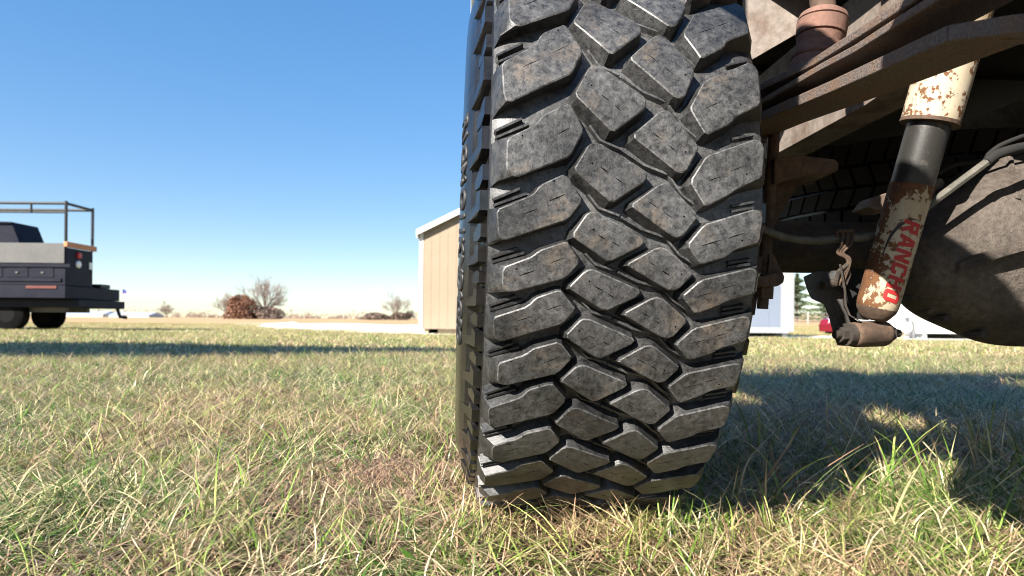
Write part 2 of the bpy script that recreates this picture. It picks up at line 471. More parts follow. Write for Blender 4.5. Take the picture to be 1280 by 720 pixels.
def tread_block(kind, k, rr):
    """mesh of one tread block in wheel coordinates"""
    th0 = theta(k, 0.0)
    def flat(pt): return (pt[0] / 1000.0, RW * (theta(k, pt[1]) - th0))
    ring = [flat(pt) for pt in TPL[kind]]
    ring = [(x + rr.uniform(-.0007, .0007), y + rr.uniform(-.0007, .0007)) for x, y in ring]
    cut = []
    for i in range(len(ring)):
        p0, p1, p2 = (Vector(ring[(i + j) % len(ring)]) for j in (-1, 0, 1))
        for q_ in (p0, p2):
            d_ = q_ - p1
            cut.append(tuple(p1 + d_ * min(.35, rr.uniform(.0018, .0042) / d_.length)))
    ring = cut
    top = offset_poly(ring, 0.0013)
    bm = bmesh.new()
    V3 = lambda p2, h: bm.verts.new((p2[0], p2[1], h))
    dz = rr.uniform(-.0008, .0004)
    tv = [V3(p2, dz) for p2 in top]
    edges = [bm.edges.new((tv[i], tv[(i + 1) % len(tv)])) for i in range(len(tv))]
    holes = []
    sip, dots = SIPES[kind]
    for (a_, b_) in sip:
        if rr.random() < 0.06: continue
        pa, pb = Vector(flat(a_)), Vector(flat(b_))
        jit = Vector((rr.uniform(-.002, .002), rr.uniform(-.0015, .0015))); pa = pa + jit; pb = pb + jit
        sh = rr.uniform(.0, .25) * (pb - pa); pa = pa + sh * rr.choice((0, 1)); pb = pb - sh * rr.choice((0, 1))
        d = (pb - pa).normalized(); nn = Vector((-d.y, d.x)) * rr.uniform(.00045, .0007)
        holes.append(([pa + nn * .4, pa - nn * .4, (pa + pb) / 2 - nn, pb - nn * .4, pb + nn * .4, (pa + pb) / 2 + nn], .004))
    for d_ in dots:
        c_ = Vector(flat(d_)) + Vector((rr.uniform(-.004, .004), rr.uniform(-.003, .003)))
        holes.append(([c_ + Vector((math.cos(t), math.sin(t))) * .0011 for t in (0, 1.05, 2.1, 3.15, 4.2, 5.25)], .003))
    hl = []
    for pts, dep in holes:
        hv = [V3(pt, dz) for pt in pts]
        edges += [bm.edges.new((hv[i], hv[(i + 1) % len(hv)])) for i in range(len(hv))]
        hl.append((hv, pts, dep))
    bmesh.ops.triangle_fill(bm, edges=edges, use_beauty=True)
    # triangle_fill also closes the holes: drop what lies inside one
    kill = []
    hs = [set(hv) for hv, _, _ in hl]
    for f in bm.faces:
        if any(all(vv in s_ for vv in f.verts) for s_ in hs): kill.append(f)
    if kill: bmesh.ops.delete(bm, geom=kill, context='FACES_ONLY')
    for f in bm.faces: f.material_index = 0
    for hv, pts, dep in hl:
        lo = [V3(pt, dz - dep) for pt in pts]
        for i in range(len(hv)):
            bm.faces.new((hv[i], hv[(i + 1) % len(hv)], lo[(i + 1) % len(hv)], lo[i])).material_index = 3
        bm.faces.new(lo).material_index = 3
    # worn edge, then the walls
    K = len(ring)
    ev = [V3(p2, dz - .0010) for p2 in ring]
    for i in range(K):
        bm.faces.new((tv[i], tv[(i + 1) % K], ev[(i + 1) % K], ev[i])).material_index = 1
    def draft(pts):
        k_ = len(pts); area = sum(pts[i][0] * pts[(i + 1) % k_][1] - pts[(i + 1) % k_][0] * pts[i][1] for i in range(k_)); sg = 1 if area > 0 else -1
        o_ = []
        for i in range(k_):
            p0, p1, p2 = (Vector(pts[(i + j) % k_]) for j in (-1, 0, 1))
            e_ = ((p1 - p0).normalized() + (p2 - p1).normalized()).normalized(); nb = Vector((e_.y, -e_.x)) * sg
            o_.append(tuple(p1 + nb * (.0030 + .0065 * max(0.0, nb.dot(Vector((-.75, .66)))))))
        return o_
    base = draft(ring)
    out = [j for i in OUTER[kind] for j in (2 * i, 2 * i + 1)]
    sgn = -1 if kind[0] == 'A' else 1
    mv, bv = [], []
    for i in range(K):
        if i in out:
            y = base[i][1]
            mid_u = sgn * (.1400 if abs(ring[i][0]) < .134 else .1425)
            mv.append(bm.verts.new((mid_u, y * .5 + ring[i][1] * .5, -.0125)))
            bv.append(bm.verts.new((sgn * .1470, y, -.0295)))
        else:
            mv.append(V3(((ring[i][0] + base[i][0]) / 2, (ring[i][1] + base[i][1]) / 2), -.0095))
            bv.append(V3(base[i], -.0195))
    for i in range(K):
        j = (i + 1) % K
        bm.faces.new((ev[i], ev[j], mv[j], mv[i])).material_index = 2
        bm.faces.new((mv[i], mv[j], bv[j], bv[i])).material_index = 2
    bmesh.ops.subdivide_edges(bm, edges=[e for e in bm.edges if e.calc_length() > .03], cuts=2, use_grid_fill=True)
    bmesh.ops.triangulate(bm, faces=[f for f in bm.faces if len(f.verts) > 4])
    for v_ in bm.verts:
        x, y, h = v_.co
        v_.co = onwheel(x, th0 + y / RW, RW + h)
    bmesh.ops.recalc_face_normals(bm, faces=bm.faces)
    for f in bm.faces: f.smooth = True
    me = bpy.data.meshes.new('tread_block')
    bm.to_mesh(me); bm.free()
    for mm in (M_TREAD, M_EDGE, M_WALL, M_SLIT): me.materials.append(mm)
    me.set_sharp_from_angle(angle=R_(24))
    return me

def child(name, me, parent):
    o = bpy.data.objects.new(name, me); col.objects.link(o); o.parent = parent
    return o
def ridge(mb, pts, hw, r0, r1, k):
    """low rubber rib along points (u mm, v) in row k"""
    q = []
    P2 = [Vector((u / 1000.0, RW * (theta(k, v) - theta(k, 0)))) for u, v in pts]
    ringl = []
    for i, p2 in enumerate(P2):
        d = (P2[min(i + 1, len(P2) - 1)] - P2[max(0, i - 1)]).normalized(); nn = Vector((-d.y, d.x))
        rr_ = []
        for off, r_ in ((-hw * 1.6, r0), (-hw * .7, r1), (hw * .7, r1), (hw * 1.6, r0)):
            e = p2 + nn * off
            rr_.append(onwheel(e.x, theta(k, 0) + e.y / RW, r_))
        ringl.append(rr_)
    mb.loft(ringl)

all_tread = []
rr = random.Random(31)
for k in range(NROW):
    for kind in ('A%d' % (k % 2), 'B', 'C', 'D'):
        me = tread_block(kind, k, rr)
        child('tread_block', me, wheel); all_tread.append(me)
    g = MB()
    ridge(g, [(-45.3, -.910), (-34.0, -.700), (-12.0, -.585)], .0016, RW - .019, RW - .0105, k)
    ridge(g, [(-10.0, -.560), (12.2, -.376), (36.5, -.265)], .0017, RW - .019, RW - .0098, k)
    ridge(g, [(39.0, -.240), (54.0, .030), (72.2, .225)], .0016, RW - .019, RW - .0105, k)
    g.build('groove_rib', M_GROOVE, wheel)
    for pa, pb in (((-143, -.755), (-116, -.955)), ((-142, -.660), (-109, -.880))):
        g = MB()
        ridge(g, [pa, ((pa[0] + pb[0]) / 2, (pa[1] + pb[1]) / 2), pb], .0019, RW - .020 if False else RW - .0235, RW - .0105, k)
        g.build('shoulder_rib', M_WALL, wheel)
    g = MB()
    ridge(g, [(108, -.835), (132, -.925)], .0018, RW - .024, RW - .0125, k); ridge(g, [(108, -.745), (132, -.830)], .0018, RW - .024, RW - .0125, k)
    g.build('shoulder_rib', M_WALL, wheel)
    # raised lugs on the outer wall, below the shoulder line
    def wall_u(d): return np.interp(d, [.030, .0400, .0520, .0640, .0690], [.1455, .1475, .1505, .1565, .1640])
    for s_, (v0, hgt) in ((-1, (0.0, .0100)), (-1, (.52, .0080)), (1, (0.0, .0090))):
        big_ = v0 == 0.0
        poly = [(.0345, .02), (.0345, .40), (.047, .50), (.0655, .62), (.0655, .40), (.052, .27), (.050, .02)] if big_ else [(.0345, .10), (.0345, .34), (.046, .42), (.058, .44), (.058, .28), (.047, .10)]
        lo, hi = [], []
        for d_, v_ in poly:
            th = theta(k, v0 + v_ * (.95 if big_ else 1.0))
            lo.append(onwheel(s_ * (wall_u(d_) - .003), th, RW - d_)); hi.append(onwheel(s_ * (wall_u(d_) + hgt), th, RW - d_ - .0006))
        g = MB(); g.loft([lo, hi]); g.build('side_lug', M_SIDE, wheel)
# the far wheel's tread, joined
g = MB()
vt, fa, mi_ = [], [], []
for me in all_tread:
    o0 = len(vt); vt += [tuple(v_.co) for v_ in me.vertices]
    for f in me.polygons: fa.append(tuple(i + o0 for i in f.vertices)); mi_.append(f.material_index)
me2 = bpy.data.meshes.new('tread_pattern'); me2.from_pydata(vt, [], fa)
for mm in (M_TREAD, M_EDGE, M_WALL, M_SLIT): me2.materials.append(mm)
me2.polygons.foreach_set('material_index', mi_)
tag(child('tread_pattern', me2, wheel2), kind='stuff')

# raised sidewall lettering, running clockwise seen from outside
def text_mesh(s, size, bold=0.0):
    cu = bpy.data.curves.new('lettering', 'FONT'); cu.body = s; cu.size = size; cu.offset = bold; cu.resolution_u = 3
    cu.align_x, cu.align_y = 'CENTER', 'CENTER'
    o = bpy.data.objects.new('lettering', cu)
    me = bpy.data.meshes.new_from_object(o)
    bpy.data.objects.remove(o); bpy.data.curves.remove(cu)
    return me
for ch, yy in (('R', 95), ('I', 118), ('G', 148), ('M', 182), ('O', 225), ('I', 254), ('I', 279), ('K', 305), ('N', 338), ('D', 370), ('A', 395), ('G', 418), ('E', 442), ('O', 466)):
    th_c = np.interp(yy, [0, 120, 260, 400, 480, 560], [-.47, -.21, .07, .33, .50, .70]) * 1.0
    me = text_mesh(ch, .032, .0012)
    bm = bmesh.new(); bm.from_mesh(me)
    ext = bmesh.ops.extrude_face_region(bm, geom=bm.faces[:])
    topv = {v_ for v_ in ext['geom'] if isinstance(v_, bmesh.types.BMVert)}
    for v_ in bm.verts:
        x, y, _ = v_.co
        d_ = .094 - y                      # letter tops point outwards
        r_ = RW - d_
        u_ = np.interp(d_, [.078, .090, .103, .118], [.1705, .1740, .1768, .1782])
        v_.co = onwheel(-(u_ + (.0016 if v_ in topv else -.001)), th_c + x / r_, r_)
    bmesh.ops.recalc_face_normals(bm, faces=bm.faces)
    bm.to_mesh(me); bm.free(); me.materials.clear(); me.materials.append(M_LETTER)
    me.name = 'raised_letter'; child('raised_letter', me, wheel)
# rim
def lathe(mb, prof_, seg=48, mi=0):
    rings = []
    for k in range(seg):
        t = 2 * math.pi * k / seg
        rings.append([Vector((u, -r_ * math.cos(t), -r_ * math.sin(t))) for u, r_ in prof_])
    kk = len(prof_); q = [p_ for r_ in rings for p_ in r_]
    mb.add(q, [(a0 * kk + i, a0 * kk + i + 1, ((a0 + 1) % seg) * kk + i + 1, ((a0 + 1) % seg) * kk + i) for a0 in range(seg) for i in range(kk - 1)], mi)
g = MB(); lathe(g, [(-.128, .236), (-.134, .234), (-.134, .226), (-.115, .214), (-.06, .205), (-.045, .19), (-.055, .12), (-.07, .09), (-.075, .05), (-.075, .0)])
lathe(g, [(.128, .236), (.134, .234), (.134, .226), (.115, .214), (.03, .20), (-.04, .19)])
rim_me = g.mesh('rim', M_STEEL, 40)
child('rim', rim_me, wheel); child('rim', rim_me, wheel2)

# ---------------- bed and frame, unseen parts shaped for the shade they cast (truck coordinates through L)
def lbox(mb, x0, x1, y0, y1, z0, z1):
    return mb.hexa([L(x0, y0, z0), L(x1, y0, z0), L(x1, y1, z0), L(x0, y1, z0), L(x0, y0, z1), L(x1, y0, z1), L(x1, y1, z1), L(x0, y1, z1)])
g = MB()
lbox(g, .36, 1.42, -.50, 1.02, .88, .90)
lbox(g, .36, .47, -1.10, -.50, .88, .90); lbox(g, .95, 1.42, -1.10, -.50, .88, .90); lbox(g, .47, .95, -1.10, -.90, .88, .90)
tp(g, 'bed_floor', M_UNDER)  # unseen floor, left open where sun should reach the differential
g = MB(); lbox(g, .325, .359, .05, .52, .90, 1.02); lbox(g, -.149, .325, .05, .52, 1.0, 1.02); tp(g, 'wheel_housing', M_UNDER)  # cut short so that sun passes to the rail plate
g = MB(); lbox(g, -.166, -.150, -1.12, -.72, .967, 1.09); lbox(g, -.166, -.150, -.72, -.45, .905, 1.09); lbox(g, -.166, -.150, -.45, -.12, .905, 1.42); lbox(g, -.166, -.150, -.12, .47, 1.03, 1.42); lbox(g, -.166, -.150, .47, 1.02, .97, 1.24)
tp(g, 'side_panel', M_WHITE, bevel=.004)
g = MB(); lbox(g, 1.81, 1.838, -1.12, 1.02, .93, 1.16); tp(g, 'side_panel', M_WHITE, bevel=.004)
g = MB(); lbox(g, -.149, 1.809, .99, 1.02, .80, 1.24); tp(g, 'front_panel', M_WHITE, bevel=.004)
g = MB(); lbox(g, -.149, 1.809, -1.13, -1.105, .86, 1.09); tp(g, 'tailgate', M_WHITE, bevel=.004)
g = MB(); lbox(g, -.09, 1.75, -.97, -.81, .63, .84); tp(g, 'shade_bumper', M_DARK, bevel=.01)  # unseen bar, placed to shade the near spring and the ground
g = MB(); lbox(g, .10, 1.40, -.90, -.84, .845, .985); tp(g, 'shade_sill', M_DARK, bevel=.004)  # unseen strip added to keep sun off the lower differential
def rail_y(y):                      # rails kick up over the axle, bent to let sun reach the shock
    t = min(1.0, max(0.0, (-y - .12) / .22)); t = t * t * (3 - 2 * t)
    return .64 + .165 * t, .83 + .040 * t
for x0 in (.46, 1.14):
    g = MB()
    ys_ = [-1.09, -.8, -.34, -.30, -.26, -.22, -.18, -.14, -.10, .3, 1.9]
    def sec(xa, xb, za, zb): g.loft([[L(xa, y, za(y)), L(xb, y, za(y)), L(xb, y, zb(y)), L(xa, y, zb(y))] for y in ys_])
    sec(x0, x0 + .006, lambda y: rail_y(y)[0], lambda y: rail_y(y)[1])
    sec(x0 + .006, x0 + .066, lambda y: rail_y(y)[0], lambda y: rail_y(y)[0] + .007)
    sec(x0 + .006, x0 + .066, lambda y: rail_y(y)[1] - .007, lambda y: rail_y(y)[1])
    tp(g, 'frame_rail', M_FRAME)
for y0 in (-1.03, -.3, .35, .95):
    g = MB(); lbox(g, .36, 1.42, y0, y0 + .06, .872, .879); tp(g, 'cross_member', M_UNDER)
g = MB(); lbox(g, .467, 1.139, 1.80, 1.86, .66, .80); tp(g, 'cross_member', M_UNDER)
# outer plate of the rail above the axle and the gusset hanging under it
g = MB(); g.prism([P(931, -8, 1.16), P(1042, -8, 1.12), P(1000, 40, 1.13), P(931, 80, 1.17)], (.0, .012, .004)); tp(g, 'rail_plate', M_FRAME, bevel=.001)

# ---------------- axle, differential
xa = [L(.20, 0, ZC), L(.62, 0, ZC - .006), L(1.46, 0, ZC)]
g = MB(); g.tube([L(.17, 0, ZC), L(1.49, 0, ZC)], .045, 24); axle = tp(g, 'axle', M_AXLE, angle=40)
g = MB(); g.tube([L(.15, 0, ZC), L(.19, 0, ZC)], .15, 28); tp(g, 'brake_drum', M_AXLE)
g = MB(); g.tube([L(1.47, 0, ZC), L(1.51, 0, ZC)], .15, 28); tp(g, 'brake_drum', M_AXLE)
outl = [(1106, 345), (1112, 360), (1121, 380), (1147, 399), (1186, 414), (1224, 433), (1300, 437), (1385, 424), (1440, 390), (1465, 330), (1440, 260), (1390, 205), (1310, 184), (1240, 192), (1188, 218), (1152, 252), (1118, 280), (1104, 300)]
ctr = (1292, 312)
def ring_at(s_, d, sh=(0, 0)):
    return [P(ctr[0] + (x - ctr[0]) * s_ + sh[0], ctr[1] + (y - ctr[1]) * s_ + sh[1], d) for x, y in outl]
g = MB(); g.loft([ring_at(.52, 1.24), ring_at(.86, 1.18), ring_at(1.0, 1.09), ring_at(.985, 1.05), ring_at(.95, 1.035), ring_at(.84, 1.0), ring_at(.66, .972), ring_at(.40, .955), ring_at(.1, .95)])
diff = tp(g, 'differential', M_DIFF, angle=60)
md = diff.modifiers.new('smooth', 'SUBSURF'); md.levels = md.render_levels = 2
# lip of the cover: a bent steel strip bolted across it
lp = [P(1190, 335, .972), P(1213, 325, .955), P(1245, 314, .945), P(1300, 298, .938), P(1400, 290, .945)]
g = MB(); g.loft([[p_ + Vector((0, 0, .006)), p_ + Vector((0, -.016, .006)), p_ + Vector((0, -.016, -.010)), p_ + Vector((0, .012, -.010))] for p_ in lp]); tp(g, 'cover_lip', M_DIFF, diff, bevel=.001)
for (xa, ya, da), (xb, yb, db) in (((1128, 318, 1.03), (1190, 318, .985)), ((1150, 262, 1.03), (1205, 285, .98)), ((1158, 392, 1.02), (1205, 360, .985)), ((1262, 196, 1.02), (1268, 250, .97))):
    a_, b_ = P(xa, ya, da), P(xb, yb, db); q_ = (b_ - a_).cross(Vector((0, 1, 0))).normalized() * .004; y_ = Vector((0, .03, 0)); f_ = Vector((0, -.010, 0))
    g = MB(); g.hexa([a_ + q_ * 1.6 + y_, a_ - q_ * 1.6 + y_, b_ - q_ * 1.6 + y_, b_ + q_ * 1.6 + y_, a_ + q_ + f_ * .4, a_ - q_ + f_ * .4, b_ - q_ + f_, b_ + q_ + f_]); tp(g, 'casting_rib', M_DIFF, diff, bevel=.002)
for x, y, d in ((1140, 372, 1.02), (1180, 398, 1.01), (1226, 418, 1.005), (1186, 286, 1.0), (1165, 330, 1.0), (1222, 262, .985)):
    c_ = P(x, y, d); g = MB(); g.tube([c_ + Vector((0, .03, 0)), c_ + Vector((0, -.006, 0)), c_ + Vector((0, -.008, 0))], [.007, .007, .005], 6); tp(g, 'cover_bolt', M_AXLE, diff)

# ---------------- leaf spring
spring = None
def leaf(edge, width, thick, hole=None):
    """edge: world points of the lower left edge, from the axle to the tip; grows right and up"""
    mb = MB(); ex = TW.to_3x3() @ Vector((1, 0, 0))
    mb.loft([[p_, p_ + ex * width, p_ + ex * width + Vector((0, 0, thick)), p_ + Vector((0, 0, thick))] for p_ in edge])
    return mb
e1 = [L(.235, .62, .625), L(.235, .30, .604), L(.235, .0, .592), P(950, 152, .90), P(1038, 115.6, .71), P(1110, 84, .60), P(1160, 62, .545), P(1183.6, 52, .522)]
ex = TW.to_3x3() @ Vector((1, 0, 0))
e1_tip = [P(1183.6, 52, .522), P(1224.5, 41.5, .482), P(1280, 40, .440), P(1345, 40, .40)]
WL = .064
# bottom (overload) leaf: last flat length carries a bolt hole
g = leaf(e1, WL, .0135)
tipring = []
p0, p1 = e1_tip[1], e1_tip[2]
hc = P(1226, 58, .478); 
fy = (p1 - p0)
def plate_with_hole(mb, quad, up, hc_, hr, mi=0):
    """flat quad (4 world pts) with a round hole, given thickness"""
    c_ = Vector(hc_); nrm = (quad[1] - quad[0]).cross(quad[3] - quad[0]).normalized()
    c_ = c_ - nrm * (c_ - quad[0]).dot(nrm)
    uu = (quad[1] - quad[0]).normalized(); ww = nrm.cross(uu)
    N = 24; hole, outer = [], []
    for k in range(N):
        t = 2 * math.pi * k / N; d = uu * math.cos(t) + ww * math.sin(t)
        hole.append(c_ + d * hr)
        best = None
        for i in range(4):
            a_, b_ = quad[i], quad[(i + 1) % 4]
            e_ = b_ - a_; en = nrm.cross(e_)
            den = d.dot(en)
            if abs(den) < 1e-9: continue
            tt = (a_ - c_).dot(en) / den
            if tt > 0 and (best is None or tt < best): best = tt
        outer.append(c_ + d * best)
    up = Vector(up)
    rings = [hole, outer, [p_ + up for p_ in outer], [p_ + up for p_ in hole]]
    q = [p_ for r_ in rings for p_ in r_]; fs_ = []
    for a_ in range(4):
        b_ = (a_ + 1) % 4
        for k in range(N): fs_.append((a_ * N + k, a_ * N + (k + 1) % N, b_ * N + (k + 1) % N, b_ * N + k))
    mb.add(q, fs_, mi)
q4 = [e1_tip[0], e1_tip[0] + ex * WL, e1_tip[2] + ex * WL, e1_tip[2]]
mid_c = (q4[0] + q4[1] + q4[2] + q4[3]) / 4
plate_with_hole(g, q4, (0, 0, .0135), mid_c + (q4[0] - q4[3]) * .04 - ex * .006, .0075)
g.loft([[p_, p_ + ex * WL, p_ + ex * WL + Vector((0, 0, .0135)), p_ + Vector((0, 0, .0135))] for p_ in e1_tip[2:]])
s_root = tp(g, 'leaf_spring', M_SPRING, angle=30, bevel=.0014)
e2 = [L(.237, .62, .672), L(.237, .30, .628), L(.237, .0, .610), P(958, 127, .88), P(1027, 87.4, .724), P(1068, 66, .654), P(1120, 33, .583), P(1174, 0, .524), P(1250, -52, .455), P(1340, -130, .39)]
g = leaf(e2, WL - .003, .0085); tp(g, 'leaf', M_SPRING, s_root, angle=30, bevel=.0016)
e3 = [L(.237, .70, .715), L(.237, .30, .645), L(.237, .0, .627), P(956.6, 110, .886), P(1017, 82, .744), P(1065, 52, .659), P(1110, 23, .596), P(1145.5, 0, .556), P(1225, -60, .478), P(1330, -160, .39)]
g = leaf(e3, WL - .003, .0100); tp(g, 'leaf', M_SPRING, s_root, angle=30, bevel=.0016)
g = leaf([p_ + Vector((.8, .07, 0)) + ex * .06 for p_ in e2], WL, .02); tp(g, 'leaf_spring', M_SPRING)
# lift block, pad arm and plates at the axle
g = MB(); lbox(g, .232, .305, -.075, .075, .468, .590); tp(g, 'lift_block', M_RUST, bevel=.002)
pa_ = [(968, 197), (1000, 194), (1044, 199), (1049, 204), (1048, 213), (1040, 216), (1010, 218), (985, 224), (968, 230)]
g = MB(); g.prism([P(x, y, .965) for x, y in pa_], (.0, .06, 0)); tp(g, 'bump_pad', M_RUST, bevel=.002)
g = MB(); g.prism([P(x, y, 1.02) for x, y in ((970, 226), (1000, 217), (1003, 224), (968, 282), (960, 282))], (.0, .008, 0)); tp(g, 'gusset', M_RUST, bevel=.001)
g = MB(); g.prism([P(x, y, 1.03) for x, y in ((1000, 222), (1016, 219), (1020, 227), (1017, 229), (1006, 227))], (0, .02, 0)); tp(g, 'gusset', M_RUST)
for (x, d) in ((966, .985), (951, 1.10)):
    for side in (0, 1):
        if side and d > 1: continue
        top_, bot = P(x + 3, 150, d), P(x - 13, 386, d)
        if side: top_, bot = top_ - ex * .088, bot - ex * .088
        g = MB(); g.tube([top_, bot], .0085, 12); tp(g, 'u_bolt', M_RUST)
        nt = bot + (top_ - bot) * .055
        g = MB(); g.tube([nt, nt + (top_ - bot).normalized() * .018], .0155, 6); tp(g, 'nut', M_RUST)
pl = [(925, 341), (955, 345), (978, 338), (981, 346), (980, 353), (972, 358), (935, 359), (918, 352)]
g = MB(); g.prism([P(x, y, .955) for x, y in pl], (0, .17, 0)); tp(g, 'spring_plate', M_RUST, bevel=.002)
g = MB(); g.prism([P(x, y, .97) for x, y in ((962, 318), (967, 318), (978, 340), (960, 345))], (0, .10, 0)); tp(g, 'spring_plate', M_RUST)
# bump stop
c0, c1 = P(1019, 92, .865), P(1030, 15, .865)
ax_ = (c1 - c0)
g = MB(); g.tube([c0 + ax_ * t for t in (-.1, .05, .20, .22, .26, .28, .42, .43, .57, .58, .60, .82, .83, .85, .93, .99, 1.0)],
                 [.0355, .036, .0325, .0345, .0345, .0315, .0310, .0280, .0300, .0275, .0315, .0325, .0295, .0320, .0300, .023, .012], 28)
tp(g, 'bump_stop', M_STOP, angle=50)
g = MB(); g.tube([c1 + Vector((0, .0, -.004)), c1 + Vector((0, .02, .09))], .016, 14); tp(g, 'bump_stop_stem', M_RUST)

# ---------------- shock absorber
sb, st = P(1092.5, 396, .965), P(1182, 84, .90)
SA = (st - sb); SL = SA.length; SA.normalize()
to_cam = (Vector((0, 0, CAM_H)) - (sb + st) / 2); to_cam = (to_cam - SA * to_cam.dot(SA)).normalized()
SX = to_cam.cross(SA)                                        # to the right in the picture is +-SX
if SX.x < 0: SX = -SX
def surf(s, a_, r_): return sb + SA * s + (to_cam * math.cos(a_) + SX * math.sin(a_)) * r_
def stack(prof_, seg=40):
    mb = MB(); mb.loft([[surf(s, 2 * math.pi * k / seg, r_) for k in range(seg)] for s, r_ in prof_]); return mb
RS = .0290
def rusty_cream(name, lo, side):
    m, n, l, b = new_mat(name)
    p = wpos(n)
    big = noise(n, l, p, 24, 3, 0.6)
    sm = noise(n, l, p, 95, 5, 0.62)
    ad = n.new('ShaderNodeMath'); ad.operation = 'MULTIPLY_ADD'; ad.inputs[1].default_value = 0.55
    l.new(big.outputs[0], ad.inputs[0]); l.new(sm.outputs[0], ad.inputs[2])
    # the print side kept its paint: rust gathers on the left flank and near the lower end
    def along(v, o, a_, b_, g0, g1):
        sub = n.new('ShaderNodeVectorMath'); sub.operation = 'SUBTRACT'; l.new(p, sub.inputs[0]); sub.inputs[1].default_value = o
        dt = n.new('ShaderNodeVectorMath'); dt.operation = 'DOT_PRODUCT'; l.new(sub.outputs[0], dt.inputs[0]); dt.inputs[1].default_value = v
        q_ = n.new('ShaderNodeMapRange'); q_.inputs[1].default_value, q_.inputs[2].default_value, q_.inputs[3].default_value, q_.inputs[4].default_value = a_, b_, g0, g1
        l.new(dt.outputs['Value'], q_.inputs[0]); return q_.outputs[0]
    if side:
        x1 = along(SX, sb, -.03, .012, .13, -.03); x2 = along(SA, sb, .0, .09, .12, .0); x3 = along(SA, sb, SL * .45, SL * .56, .0, .16)
        for x_ in (x1, x2, x3):
            a2 = n.new('ShaderNodeMath'); a2.operation = 'ADD'; l.new(ad.outputs[0], a2.inputs[0]); l.new(x_, a2.inputs[1]); ad = a2
    mr = n.new('ShaderNodeMapRange'); mr.inputs[1].default_value, mr.inputs[2].default_value = lo, lo + 0.07
    l.new(ad.outputs[0], mr.inputs[0])
    rc = ramp(n, [(0.3, (0.045, 0.018, 0.008)), (0.7, (0.15, 0.060, 0.018))]); l.new(sm.outputs[0], rc.inputs[0])
    st = noise(n, l, p, 11, 4); rs = ramp(n, [(0.35, (0.36, 0.285, 0.185)), (0.65, (0.46, 0.40, 0.295))]); l.new(st.outputs[0], rs.inputs[0])
    l.new(mixc(n, l, mr.outputs[0], rs.outputs[0], rc.outputs[0]), b.inputs['Base Color'])
    rr = n.new('ShaderNodeMapRange'); rr.inputs[3].default_value, rr.inputs[4].default_value = 0.38, 0.85
    l.new(mr.outputs[0], rr.inputs[0]); l.new(rr.outputs[0], b.inputs['Roughness'])
    bump(n, l, mr.outputs[0], 0.4, 0.001, b)
    return m
M_CREAM = rusty_cream('shock_cream_paint', 0.80, .035)
M_CREAM2 = rusty_cream('shock_cover_paint', 0.81, .0)
s_mid = SL * .545
shock = tp(stack([(-.004, .012), (.000, .019), (.010, .0262), (.018, .0285), (.024, RS), (s_mid, RS)]), 'shock_absorber', M_CREAM, angle=40)
tag(shock, 'cream shock absorber with rust blotches and red lettering')
tp(stack([(-.0045, .0165), (.0002, .0205), (.0098, .0268), (.0150, .0282)]), 'end_cap', M_RUST, shock, angle=50)
tp(stack([(s_mid - .002, RS - .0012), (s_mid + .001, RS - .001), (SL * .80, RS - .001)]), 'piston_tube', M_BLACKTUBE, shock)
tp(stack([(SL * .785, .030), (SL * .785, .0372), (SL * .79, .0374), (SL * 1.25, .0374), (SL * 1.25, .02)]), 'dust_cover', M_CREAM2, shock, angle=40)
tp(stack([(SL * .783, .0371), (SL * .783, .0380), (SL * .797, .0380), (SL * .797, .0371)]), 'cover_rim', M_RUST, shock)
# printed name, reading downwards, and the swoosh beside it
def bar(x0, y0, x1, y1): return [(x0, y0), (x1, y0), (x1, y1), (x0, y1)]
def flip(q): return [(x, 7 - y) for x, y in q]
CAP = [(0, 6.1), (.9, 7), (4.2, 7), (5.1, 6.1), (5.1, 4.7), (3.4, 4.7), (3.4, 5.5), (1.7, 5.5), (1.7, 6.1)]
RND = [(0, 6.1), (.9, 7), (4.3, 7), (5.2, 6.1), (3.5, 6.1), (3.5, 5.5), (1.7, 5.5), (1.7, 6.1)]
GLYPH = {'R': (5.4, [bar(0, 0, 1.7, 7), bar(1.7, 5.4, 5, 7), bar(3.4, 4.2, 5, 5.4), bar(1.7, 2.9, 5, 4.2), [(1.9, 2.9), (3.7, 2.9), (5.5, 0), (3.5, 0)]]),
         'A': (5.6, [[(0, 0), (1.8, 0), (2.8, 4.6), (2.8, 7), (1.6, 7)], [(5.6, 0), (3.8, 0), (2.8, 4.6), (2.8, 7), (4.0, 7)], [(2.10, 1.4), (3.5, 1.4), (3.235, 2.6), (2.365, 2.6)]]),
         'N': (5.4, [bar(0, 0, 1.7, 7), bar(3.7, 0, 5.4, 7), [(1.7, 7), (1.7, 4.2), (3.7, 0), (3.7, 2.8)]]),
         'C': (5.1, [bar(0, .9, 1.7, 6.1), CAP, flip(CAP)]),
         'H': (5.4, [bar(0, 0, 1.7, 7), bar(3.7, 0, 5.4, 7), bar(1.7, 2.9, 3.7, 4.2)]),
         'O': (5.2, [bar(0, .9, 1.7, 6.1), bar(3.5, .9, 5.2, 6.1), RND, flip(RND)])}
bm = bmesh.new(); adv = 0.0
for ch in 'RANCHO':
    wd_, polys = GLYPH[ch]
    for q in polys: bm.faces.new([bm.verts.new((adv + x + .18 * y, y, 0)) for x, y in q])
    adv += wd_ + .75
bmesh.ops.triangulate(bm, faces=bm.faces[:])
for _ in range(4): bmesh.ops.subdivide_edges(bm, edges=[e for e in bm.edges if e.calc_length() > .9], cuts=1); bmesh.ops.triangulate(bm, faces=bm.faces[:])
S_TOP, S_BOT = SL * .405, SL * .075
for v_ in bm.verts:
    s_ = S_TOP + (S_BOT - S_TOP) * v_.co.x / adv
    v_.co = TI @ surf(s_, .12 + v_.co.y * .118, RS + .0007)
me = bpy.data.meshes.new('lettering'); bm.to_mesh(me); bm.free(); me.materials.append(M_RED); me.name = 'lettering'
child('lettering', me, shock)
g = MB(); rg = []
